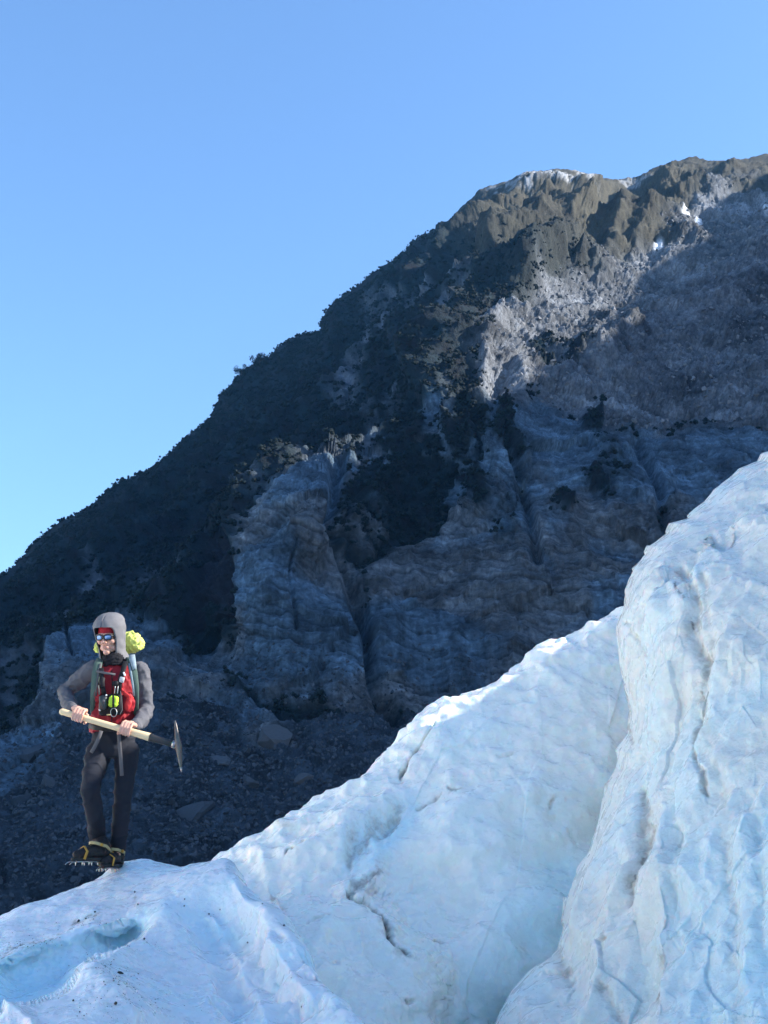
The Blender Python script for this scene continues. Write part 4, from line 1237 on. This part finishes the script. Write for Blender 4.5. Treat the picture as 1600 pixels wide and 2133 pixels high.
q = Mb(); q.ribbon([J(275, 1366, -.02), J(276, 1374, -.075), J(279, 1386, -.11), J(280, 1394, -.13)], [.045, .045, .035, .03], .02, (1, 0, 0)); part("load_lifter", q, m_strapb, pack)
q = Mb(); q.ribbon([J(201, 1398, -.150), J(220, 1402, -.162), J(240, 1405, -.165)], .016, .007, (0, 0, 1)); part("sternum_strap", q, m_greyweb, pack)
q = Mb(); q.ribbon([J(186, 1512, -.02), J(200, 1516, -.125), J(222, 1519, -.155), J(248, 1520, -.155), J(275, 1516, -.125), J(289, 1512, -.02)], .035, .012, (0, 0, 1)); part("hip_belt", q, m_black, pack)
for pts in ([(211, 1522, -.165), (205, 1540, -.165), (196, 1558, -.165), (190, 1568, -.16)], [(247, 1523, -.165), (249, 1550, -.165), (252, 1585, -.160), (254, 1616, -.155)]):
    q = Mb(); q.ribbon([J(*p) for p in pts], .026, .006, (1, 0, 0)); part("belt_tail", q, m_greyweb, pack)

# ------------------------------------------------------------------ chest harness with radio and pouch
har = thing("chest_harness", J(232, 1490, -.17), label="black chest harness carrying a radio and a lime pouch", category="harness")
q = Mb(); q.ribbon([J(262, 1378, -.10), J(256, 1398, -.150), J(250, 1418, -.172), J(246, 1445, -.178)], .036, .010, (1, .1, 0)); part("harness_strap", q, m_black, har)
q = Mb(); q.ribbon([J(211, 1392, -.13), J(212, 1410, -.160), J(214, 1432, -.170), J(218, 1450, -.172)], .034, .010, (1, -.1, 0)); part("harness_strap", q, m_black, har)
q = Mb(); q.box(J(212, 1422, -.172), (.040, .030, .085), Matrix.Rotation(.05, 3, 'Y'), .3); part("side_pouch", q, m_black, har)
q = Mb(); q.box(J(231, 1468, -.165), (.165, .045, .150), Matrix.Rotation(-.06, 3, 'Y'), .3); part("chest_panel", q, m_black, har)
q = Mb(); q.box(J(215, 1464, -.200), (.058, .034, .105), Matrix.Rotation(-.05, 3, 'Y'), .3)
rad = part("radio", q, m_radio, har)
q = Mb(); q.tube([J(207, 1446, -.205), J(205, 1428, -.205)], [.006, .004], n=10); part("antenna", q, m_radio, har, True, rad)
q = Mb(); q.tube([J(216, 1461, -.2165), J(216, 1461, -.222)], [.013, .012], n=18, round_ends=False); part("speaker_grille", q, m_greyweb, har, True, rad)
q = Mb(); q.box(J(221.5, 1448, -.215), (.012, .012, .012), None, .3); part("radio_knob", q, m_white, har, True, rad)
q = Mb(); q.box(J(236.5, 1461, -.203), (.072, .040, .085), Matrix.Rotation(.04, 3, 'Y'), .35)
lpz = fuse("lime_pouch", q, m_limebag, har, .006, 3, wr_cloth(40, .003, 4))
q = Mb(); q.ribbon([J(236, 1447, -.226), J(236, 1475, -.226)], .014, .004, (1, 0, 0)); part("pouch_strap", q, m_black, har, True, lpz)
q = Mb(); q.box(J(241, 1424, -.185), (.040, .026, .040), None, .3); part("buckle", q, m_black, har)
q = Mb(); q.box(J(254, 1416, -.180), (.034, .014, .040), Matrix.Rotation(.2, 3, 'Y'), .25); part("grey_patch", q, material("reflective_patch", (0.42, 0.44, 0.44), .5), har)
q = Mb(); q.box(J(259, 1404, -.165), (.012, .012, .03), Matrix.Rotation(-.4, 3, 'Y'), .25); part("clip", q, m_white, har)
for px, py in ((240, 1438), (246, 1438)):
    q = Mb(); q.tube([J(px, py - 8, -.205), J(px - 1, py + 6, -.207)], [.0035, .0035], n=8); part("metal_pin", q, m_steel, har)
q = Mb()
rg = [J(237 + 6.5 * math.sin(a), 1484 + 9 * math.cos(a), -.215) for a in (2 * math.pi * i / 20 for i in range(21))]
q.tube(rg, .0032, n=8, round_ends=False); part("carabiner", q, m_steel, har)
q = Mb(); q.box(J(226, 1489, -.195), (.028, .012, .010), None, .3); part("yellow_tag", q, m_ptan, har)
q = Mb(); q.box(J(208, 1479, -.200), (.016, .010, .012), Matrix.Rotation(.5, 3, 'Y'), .3); part("clip", q, m_white, har)
q = Mb(); q.tube([J(251, 1440, -.195), J(254, 1460, -.195), J(255, 1478, -.19), J(250, 1488, -.195)], .003, n=6); part("cord", q, m_greyweb, har)

# ------------------------------------------------------------------ crampons
def crampon(heel, td, which, label):
    side = td.cross(Vector((0, 0, 1))).normalized(); U = Vector((0, 0, 1))
    t = thing("crampon", heel, label=label, category="crampon")
    fr = Mb()
    for s in (-1, 1):
        fr.ribbon([heel + td * -.05 + side * s * .036 - U * .004, heel + td * .06 + side * s * .036 - U * .004, heel + td * .13 + side * s * .046 - U * .004, heel + td * .235 + side * s * .030 - U * .004], .014, .006, tuple(side))
    for d in (-.045, .03, .13, .22):
        fr.ribbon([heel + td * d - side * .04 - U * .005, heel + td * d + side * .04 - U * .005], .016, .005, tuple(td))
    part("frame", fr, m_steel, t)
    for d, w in ((-.050, .034), (.07, .044), (.125, .048), (.185, .044)):
        for s in (-1, 1):
            q = Mb(); b0 = heel + td * d + side * s * w
            q.tube([b0 - U * .004, b0 - U * .030 + side * s * .004], [.010, .003], n=6, flat=.45, flatdir=td, round_ends=False); part("spike", q, m_steel, t)
    for s in (-1, 1):
        q = Mb(); b0 = heel + td * .235 + side * s * .024
        q.tube([b0, b0 + td * .035 - U * .008, b0 + td * .055 - U * .022], [.008, .006, .002], n=6, flat=.5, flatdir=U, round_ends=False); part("front_point", q, m_steel, t)
    hl = Mb(); hl.box(heel - td * .072 + U * .035, (.05, .03, .06), Matrix.Rotation(math.atan2(td.x, -td.y), 3, 'Z').transposed(), .3); part("heel_bail", hl, m_ochre, t)
    st = Mb(); a0 = heel - td * .06 + U * .06
    pts = [a0 + side * .03, heel + td * .02 + side * .066 + U * .098, heel + td * .085 + side * .040 + U * .118, heel + td * .105 + U * .122, heel + td * .085 - side * .040 + U * .118, heel + td * .02 - side * .066 + U * .098, a0 - side * .03]
    st.ribbon(pts, .020, .006, (0, 0, 1)); part("ankle_strap", st, m_ptan, t)
    st = Mb(); pts = [heel + td * .19 + side * .052 + U * .012, heel + td * .17 + side * .052 + U * .065, heel + td * .155 + U * .098, heel + td * .17 - side * .052 + U * .065, heel + td * .19 - side * .052 + U * .012]
    st.ribbon(pts, .018, .006, tuple(td)); part("toe_strap", st, m_ochre, t)
    q = Mb(); q.box(heel + td * .06 + side * -.066 + U * .108, (.02, .02, .022), None, .3); part("buckle", q, m_ochre, t)
    return t


crampon(HEEL_R, TD_R, 'r', "steel crampon with ochre straps on the lifted boot")
crampon(HEEL_L, TD_L, 'l', "steel crampon on the boot standing on the ice mound")

# ------------------------------------------------------------------ bushes, trees, stones
def nearest(px, py, PXg, PYg):
    k = np.argmin((PXg - px) ** 2 + (PYg - py) ** 2)
    return np.unravel_index(k, PXg.shape)


def ico(sub, r=1.0):
    bm = bmesh.new(); bmesh.ops.create_icosphere(bm, subdivisions=sub, radius=r)
    v = np.array([x.co[:] for x in bm.verts]); f = [[q.index for q in p.verts] for p in bm.faces]
    bm.free(); return v, f


def py_mesh(name, v, f, mat, smooth=False):
    me = bpy.data.meshes.new(name)
    me.from_pydata([tuple(p) for p in v], [], f)
    me.materials.append(mat)
    if smooth:
        me.polygons.foreach_set('use_smooth', np.ones(len(f), bool))
    return me


m_leaf = material("dark_shrub_leaves", (0.012, 0.024, 0.018), 0.75, Specular_IOR_Level=0.2)
nt = NT(m_leaf)
rnd = nt.n('ShaderNodeObjectInfo').outputs['Random']
nt.l(nt.mix(nt.math('POWER', rnd, 3.0), nt.mix(nt.noise(1.4, 3), (0.004, 0.013, 0.016), (0.008, 0.020, 0.021)), (0.014, 0.022, 0.021)), nt.b.inputs['Base Color'])
m_bark = material("grey_bark", (0.045, 0.038, 0.032), 0.9)
m_stone = material("grey_stone", (0.05, 0.06, 0.07), 0.9, Specular_IOR_Level=0.3)
nt = NT(m_stone)
rnd = nt.n('ShaderNodeObjectInfo').outputs['Random']
sc1 = nt.mix(rnd, (0.028, 0.038, 0.050), (0.085, 0.098, 0.115))
nt.l(nt.mix(nt.noise(5, 6, 0.65), sc1, nt.mix(0.5, sc1, (0.03, 0.034, 0.04))), nt.b.inputs['Base Color'])
nt.l(nt.bump(nt.noise(6, 7, 0.7), 0.7, 0.08), nt.b.inputs['Normal'])
m_stone_tan = material("tan_stone", (0.09, 0.085, 0.08), 0.9)
nt = NT(m_stone_tan)
nt.l(nt.mix(nt.noise(2.0, 6, 0.7), (0.046, 0.052, 0.062), (0.098, 0.092, 0.090)), nt.b.inputs['Base Color'])
nt.l(nt.bump(nt.noise(3, 7, 0.7), 0.8, 0.12), nt.b.inputs['Normal'])


def bush_mesh(name, seed):
    """leaf clumps: many small leaf faces over a few overlapping boughs"""
    r = np.random.default_rng(seed)
    V = []; F = []
    cs = [(r.normal(size=3) * np.array([.38, .38, .25]) + np.array([0, 0, .45]), r.uniform(.28, .5)) for _ in range(7)]
    for c, rad in cs:
        for _ in range(46):
            d = r.normal(size=3); d /= np.linalg.norm(d)
            if d[2] < -.5:
                continue
            p = c + d * rad * r.uniform(.75, 1.08)
            a = np.cross(d, r.normal(size=3)); a /= np.linalg.norm(a)
            b_ = np.cross(d, a) * .8 + d * r.uniform(-.5, .5)
            s = r.uniform(.07, .13)
            k = len(V)
            V += [p - a * s, p + b_ * s, p + a * s, p - b_ * s]
            F.append([k, k + 1, k + 2, k + 3])
    v, f = ico(1)
    for c, rad in cs:
        k = len(V)
        V += list(v * rad * .8 * (1 + .15 * r.normal(size=(len(v), 1))) + c)
        F += [[q + k for q in t_] for t_ in f]
    return py_mesh(name, V, F, m_leaf)


def rock_verts(seed, sub=2, squash=(1, .8, .65)):
    v, f = ico(sub)
    r = np.random.default_rng(seed)
    v = v * np.array(squash)
    for _ in range(15):                              # flat broken faces
        n_ = r.normal(size=3); n_ /= np.linalg.norm(n_)
        d = v @ n_; lim = r.uniform(.26, .55)
        v = v - np.outer(np.maximum(0, d - lim), n_)
    v = v * (1 + .06 * gnoise(v * 2.3 + seed)[:, None]) * 1.35
    return v, f


def scatter(name, pts, sizes, meshes, label, category):
    """one uncountable mass: copies of a few shapes set on points by geometry nodes"""
    me = bpy.data.meshes.new(name)
    n = len(pts)
    me.vertices.add(n)
    me.vertices.foreach_set('co', np.asarray(pts, np.float32).reshape(-1))
    for nm, typ, key, arr in (('size', 'FLOAT', 'value', sizes), ('pick', 'INT', 'value', RNG.integers(0, len(meshes), n))):
        at = me.attributes.new(nm, typ, 'POINT'); at.data.foreach_set(key, np.asarray(arr))
    at = me.attributes.new('turn', 'FLOAT_VECTOR', 'POINT')
    rot = np.stack([RNG.uniform(-.35, .35, n), RNG.uniform(-.35, .35, n), RNG.uniform(0, 6.28, n)], -1).astype(np.float32)
    at.data.foreach_set('vector', rot.reshape(-1))
    ob = bpy.data.objects.new(name, me); COL.objects.link(ob)
    ng = bpy.data.node_groups.new(name, 'GeometryNodeTree')
    ng.interface.new_socket('Geometry', in_out='INPUT', socket_type='NodeSocketGeometry')
    ng.interface.new_socket('Geometry', in_out='OUTPUT', socket_type='NodeSocketGeometry')
    gi = ng.nodes.new('NodeGroupInput'); go = ng.nodes.new('NodeGroupOutput')
    join = ng.nodes.new('GeometryNodeJoinGeometry')

    def nattr(nm, typ):
        x = ng.nodes.new('GeometryNodeInputNamedAttribute'); x.data_type = typ; x.inputs['Name'].default_value = nm
        return x.outputs[0]
    for k, ms in enumerate(meshes):
        src = bpy.data.objects.new(name + "_shape", ms)          # never linked: only a shape to copy
        oi = ng.nodes.new('GeometryNodeObjectInfo'); oi.inputs['Object'].default_value = src
        ip = ng.nodes.new('GeometryNodeInstanceOnPoints')
        cmp_ = ng.nodes.new('FunctionNodeCompare'); cmp_.data_type = 'INT'; cmp_.operation = 'EQUAL'
        ng.links.new(nattr('pick', 'INT'), [s for s in cmp_.inputs if s.type == 'INT'][0])
        [s for s in cmp_.inputs if s.type == 'INT'][1].default_value = k
        e2r = ng.nodes.new('FunctionNodeEulerToRotation')
        ng.links.new(nattr('turn', 'FLOAT_VECTOR'), e2r.inputs[0])
        ng.links.new(gi.outputs[0], ip.inputs['Points'])
        ng.links.new(cmp_.outputs[0], ip.inputs['Selection'])
        ng.links.new(oi.outputs['Geometry'], ip.inputs['Instance'])
        ng.links.new(e2r.outputs[0], ip.inputs['Rotation'])
        ng.links.new(nattr('size', 'FLOAT'), ip.inputs['Scale'])
        ng.links.new(ip.outputs[0], join.inputs[0])
    ng.links.new(join.outputs[0], go.inputs[0])
    md = ob.modifiers.new("scatter", 'NODES'); md.node_group = ng
    return tag(ob, label, category, kind='stuff')


def pick_pts(weight, n, seed):
    r = np.random.default_rng(seed)
    w = np.clip(weight, 0, None).ravel(); w = w / w.sum()
    return r.choice(len(w), n, replace=False, p=w)


# weight of a grid point = the ground it stands for
cell = np.linalg.norm(np.cross(np.gradient(M, axis=1), np.gradient(M, axis=0)), axis=-1)
inview = (PXb > -60) & (PXb < 1660)
inview[-_nb + 2:] = False
bushes = [bush_mesh("bush_shape", s) for s in (1, 2, 3)]
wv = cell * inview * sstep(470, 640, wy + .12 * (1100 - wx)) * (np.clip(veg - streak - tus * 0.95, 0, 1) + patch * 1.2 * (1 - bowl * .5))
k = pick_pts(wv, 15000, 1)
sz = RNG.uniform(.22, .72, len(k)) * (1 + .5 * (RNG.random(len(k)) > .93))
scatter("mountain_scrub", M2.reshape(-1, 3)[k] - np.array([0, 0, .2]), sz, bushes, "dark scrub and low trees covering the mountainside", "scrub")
# a fringe of scrub along the skyline
rowk = np.arange(_nv - 9, _nv)
sel = []
for i in range(len(px1)):
    if -40 < px1[i] < 960 and RNG.random() < (.75 if px1[i] < 700 else .35):
        sel.append((int(RNG.choice(rowk)), i))
ii = np.array(sel)
scatter("ridge_scrub", M2[ii[:, 0], ii[:, 1]] - np.array([0, 0, .15]), RNG.uniform(.12, .38, len(ii)) * np.where(px1[ii[:, 1]] > 700, .65, 1.0), bushes, "ragged fringe of scrub along the skyline", "scrub")


# single trees that stand out against the sky
def tree(px, h, spread, seed, label):
    i = int(np.argmin(np.abs(px1 - px)))
    loc = M2[_nv - 4, i] - np.array([0, 0, .3])
    t_ = thing("tree", Vector(loc), label=label, category="tree", group="trees along the skyline")
    r = np.random.default_rng(seed)
    q = Mb(); o = Vector(loc)
    top_ = Vector((r.normal() * .1, 0, h * .55))
    q.tube([o, o + top_ * .5, o + top_], [h * .05, h * .04, h * .025], n=8)
    for _ in range(4):
        d = Vector((r.normal(), r.normal(), abs(r.normal()) + .6)).normalized()
        q.tube([o + top_ * .55, o + top_ * .75 + d * h * .22], [h * .025, h * .01], n=6)
    part("trunk", q, m_bark, t_)
    V = []; F = []
    for c in range(13):
        cc = np.array([r.normal() * spread * .30, r.normal() * spread * .30, h * r.uniform(.32, .86)])
        rad = spread * r.uniform(.20, .33)
        for _ in range(70):
            d = r.normal(size=3); d /= np.linalg.norm(d)
            p = cc + d * rad * r.uniform(.5, 1.05)
            a_ = np.cross(d, r.normal(size=3)); a_ /= np.linalg.norm(a_); b_ = np.cross(d, a_) * .8 + d * r.uniform(-.5, .5)
            s = r.uniform(.05, .10) * spread * .6
            n0 = len(V)
            V += [p - a_ * s, p + b_ * s, p + a_ * s, p - b_ * s]; F.append([n0, n0 + 1, n0 + 2, n0 + 3])
    link("crown", py_mesh("crown", V, F, m_leaf), None, t_, False)


for args in [(541, 3.9, 3.0, 1, "tallest round tree on the skyline, halfway up the wooded shoulder"), (508, 2.6, 2.6, 2, "bushy tree on the skyline just below the tallest round tree"), (425, 2.4, 2.6, 3, "rounded tree on the skyline at the foot of the steep wooded step"), (475, 2.2, 2.4, 4, "small round tree on the skyline between two larger trees"), (610, 2.6, 2.8, 5, "low spreading tree on the skyline above the tallest round tree"), (372, 2.0, 2.2, 6, "small tree where the skyline begins to flatten towards the left"), (700, 2.0, 2.6, 7, "low tree at the notch of the upper skyline step")]:
    tree(*args)

# boulders on the slope
stones = [py_mesh("boulder", *rock_verts(40 + s, 2, sq), m_stone, False) for s, sq in enumerate([(1, .8, .65), (1, .7, .8), (.9, .9, .6), (1.1, .6, .5)])]
small = [py_mesh("stone", *rock_verts(60 + s, 1, sq), m_stone, False) for s, sq in enumerate([(1, .8, .65), (1, .7, .8), (.9, .9, .6)])]


def boulder(px, py, w, me, rot, sq, label, group=None, mat=None):
    i = nearest(px, py, PXb[:_nv], PYb[:_nv])
    p = M2[i]
    o = bpy.data.objects.new("boulder", me); COL.objects.link(o)
    r = w / 2 * p[1] / FPX
    o.location = Vector(p) + Vector((0, .1 * r, -.12 * r)); o.rotation_euler = rot
    o.scale = (r * sq[0], r * sq[1], r * sq[2])
    if mat:
        o.material_slots[0].link = 'OBJECT'; o.material_slots[0].material = mat
    tag(o, label, "boulder", group)
    return o


BIG = [(392, 1690, 105, 3, (.1, -.35, .2), (1, 1, .95), "flat grey slab boulder on the scree right of the climber's knees", None),
       (568, 1545, 120, 1, (.2, .2, .9), (1, 1, 1.15), "large tan boulder below the pale rock pinnacle", m_stone_tan),
       (640, 1630, 70, 0, (.1, .3, 1.4), (1, 1, .8), "brownish boulder on the scree below the large tan boulder", m_stone_tan),
       (462, 1585, 60, 2, (0, .2, .4), (1, 1, 1), "grey boulder on the scree right of the pick head", None),
       (345, 1560, 44, 0, (.3, 0, .8), (1, 1, .9), "small square boulder just behind the pick handle", None),
       (60, 1555, 90, 1, (.1, .1, .2), (1, 1, 1.2), "blocky blue grey boulder at the left edge", None),
       (40, 1660, 70, 3, (.2, -.2, 1.1), (1, 1, 1), "low grey boulder left of the climber's legs at the picture edge", None),
       (100, 1620, 62, 2, (.1, .3, 2.0), (1, 1, 1.1), "upright grey boulder left of the climber's thighs", None),
       (520, 1640, 52, 1, (.3, 0, 2.2), (1, 1, .8), "rounded grey boulder between the slab boulder and the brownish one", None)]
for px, py, w, k_, rot, sq, lab, mt in BIG:
    boulder(px, py, w, stones[k_], rot, sq, lab, None, mt)
r = np.random.default_rng(77)
scr = [(-20, 1900), (20, 1500), (120, 1490), (330, 1460), (480, 1470), (620, 1520), (820, 1500), (960, 1500), (480, 1760), (0, 1920)]
n_ = 0


def zone(px, py):
    if px < 150:
        w = "at the picture's left edge, left of the climber"
    elif px < 320:
        w = "right behind the climber"
    elif px < 520:
        w = "between the climber's pick and the ice slope"
    else:
        w = "below the cliffs just above the ice slope's crest"
    h = "high on the scree" if py < 1560 else ("low on the scree" if py > 1720 else "halfway up the scree")
    return "small grey boulder " + h + " " + w, "small scree boulders " + h + " " + w


while n_ < 230:
    px, py = r.uniform(0, 1000), r.uniform(1450, 1900)
    if sd_poly(np.array([px]), np.array([py]), scr)[0] < 4:
        continue
    boulder(px, py, 8 + 26 * r.random() ** 3, stones[int(r.integers(4))], tuple(r.uniform(-.6, .6, 2)) + (r.uniform(0, 6.2),), (1, r.uniform(.8, 1.1), r.uniform(.7, 1.0)), *zone(px, py))
    n_ += 1
k = pick_pts(cell * (PXb > -40) * (PXb < 1350) * (scree * 1.0 + .35 * rock * sstep(1300, 1450, PYb) + .02) * (PYb < 1960) * (PYb > 1300), 22000, 5)
scatter("scree", M2.reshape(-1, 3)[k], .06 + .26 * RNG.random(len(k)) ** 3, small, "dark scree of broken stones below the cliffs", "scree")
k = pick_pts(cell * inview * bowl * (PYb > 380), 5000, 6)
m_deb = material("pale_debris", (0.13, 0.14, 0.15), 0.9)
nt = NT(m_deb)
nt.l(nt.mix(nt.n('ShaderNodeObjectInfo').outputs['Random'], (0.075, 0.082, 0.092), (0.21, 0.21, 0.215)), nt.b.inputs['Base Color'])
nt.l(nt.bump(nt.noise(4, 7, 0.7), 0.7, 0.1), nt.b.inputs['Normal'])
pale = [py_mesh("stone", *rock_verts(70 + s, 1, sq), m_deb, False) for s, sq in enumerate([(1, .8, .65), (1, .7, .8), (.9, .9, .6)])]
scatter("debris", M2.reshape(-1, 3)[k], .12 + .6 * RNG.random(len(k)) ** 3, pale, "broken rock debris in the bowl below the summit", "debris")

# dark pebbles and grit on the ice mound
m_peb = material("dark_pebble", (0.022, 0.021, 0.021), 0.75)
pebm = [py_mesh("pebble", *rock_verts(80 + s, 2, sq), m_peb, True) for s, sq in enumerate([(1, .7, .6), (1, .5, .45), (.8, .8, .6)])]
FA = ICE["ice_mound"][:PXA.shape[0]]


def pebble(px, py, w, label, group=None, k_=0, stretch=1.0, rz=0.0):
    i = nearest(px, py, PXA, PYA)
    p = FA[i]
    o = bpy.data.objects.new("pebble", pebm[k_]); COL.objects.link(o)
    s = w / 2 * p[1] / FPX
    o.location = Vector(p) + Vector((0, 0, s * .25)); o.rotation_euler = (0, 0, rz); o.scale = (s * stretch, s, s)
    tag(o, label, "pebble", group)


for args in [(153, 2075, 8, "round dark pebble alone on the lower left of the ice mound", None, 0), (231, 2108, 11, "largest dark pebble near the bottom edge of the ice mound", None, 2), (253, 2024, 14, "long flat dark pebble on the front crest of the ice mound", None, 1, 1.3, .3), (301, 1955, 8, "dark pebble just under the peak of the front ice crest", None, 0), (384, 1901, 6, "dark pebble in the middle of the ice mound's upper face", None, 0), (591, 1933, 8, "dark pebble near the right edge of the ice mound", None, 0), (162, 1916, 9, "dark pebble on the silty lip of the ice mound", None, 2), (281, 1858, 7, "dark pebble high on the ice mound below the climber's feet", None, 0)]:
    pebble(*args)
r = np.random.default_rng(9)
PL = [(288, 1887), (387, 1885), (436, 1913), (440, 1925), (461, 1897), (548, 1888), (508, 1958), (198, 1900), (178, 1912), (304, 1968), (282, 2060), (262, 2052), (288, 2090), (210, 2083), (166, 2104), (228, 2064), (240, 2040), (196, 2030), (212, 2060), (330, 2080), (618, 2055), (693, 2070), (626, 2095), (277, 2129), (235, 2000), (255, 2008), (290, 2026), (240, 1990)]
for px, py in PL:
    pebble(px, py, r.uniform(3.2, 5.5), "tiny dark pebble melted into the blue white ice mound", "tiny pebbles on the ice mound", int(r.integers(3)), r.uniform(.9, 1.5), r.uniform(0, 3))
wt = np.zeros(PXA.shape)
for cx, cy, rx, ry in [(245, 2045, 60, 16), (220, 2000, 50, 20), (160, 1918, 50, 12), (60, 1962, 60, 14), (300, 1965, 20, 20), (285, 1865, 16, 14), (440, 1912, 14, 14), (250, 2090, 90, 40)]:
    wt += np.exp(-((PXA - cx) / rx) ** 2 - ((PYA - cy) / ry) ** 2)
k = pick_pts(wt, 420, 8)
scatter("grit", FA.reshape(-1, 3)[k], .0015 + .004 * RNG.random(len(k)) ** 2, pebm, "fine dark grit sprinkled over the ice mound", "grit")
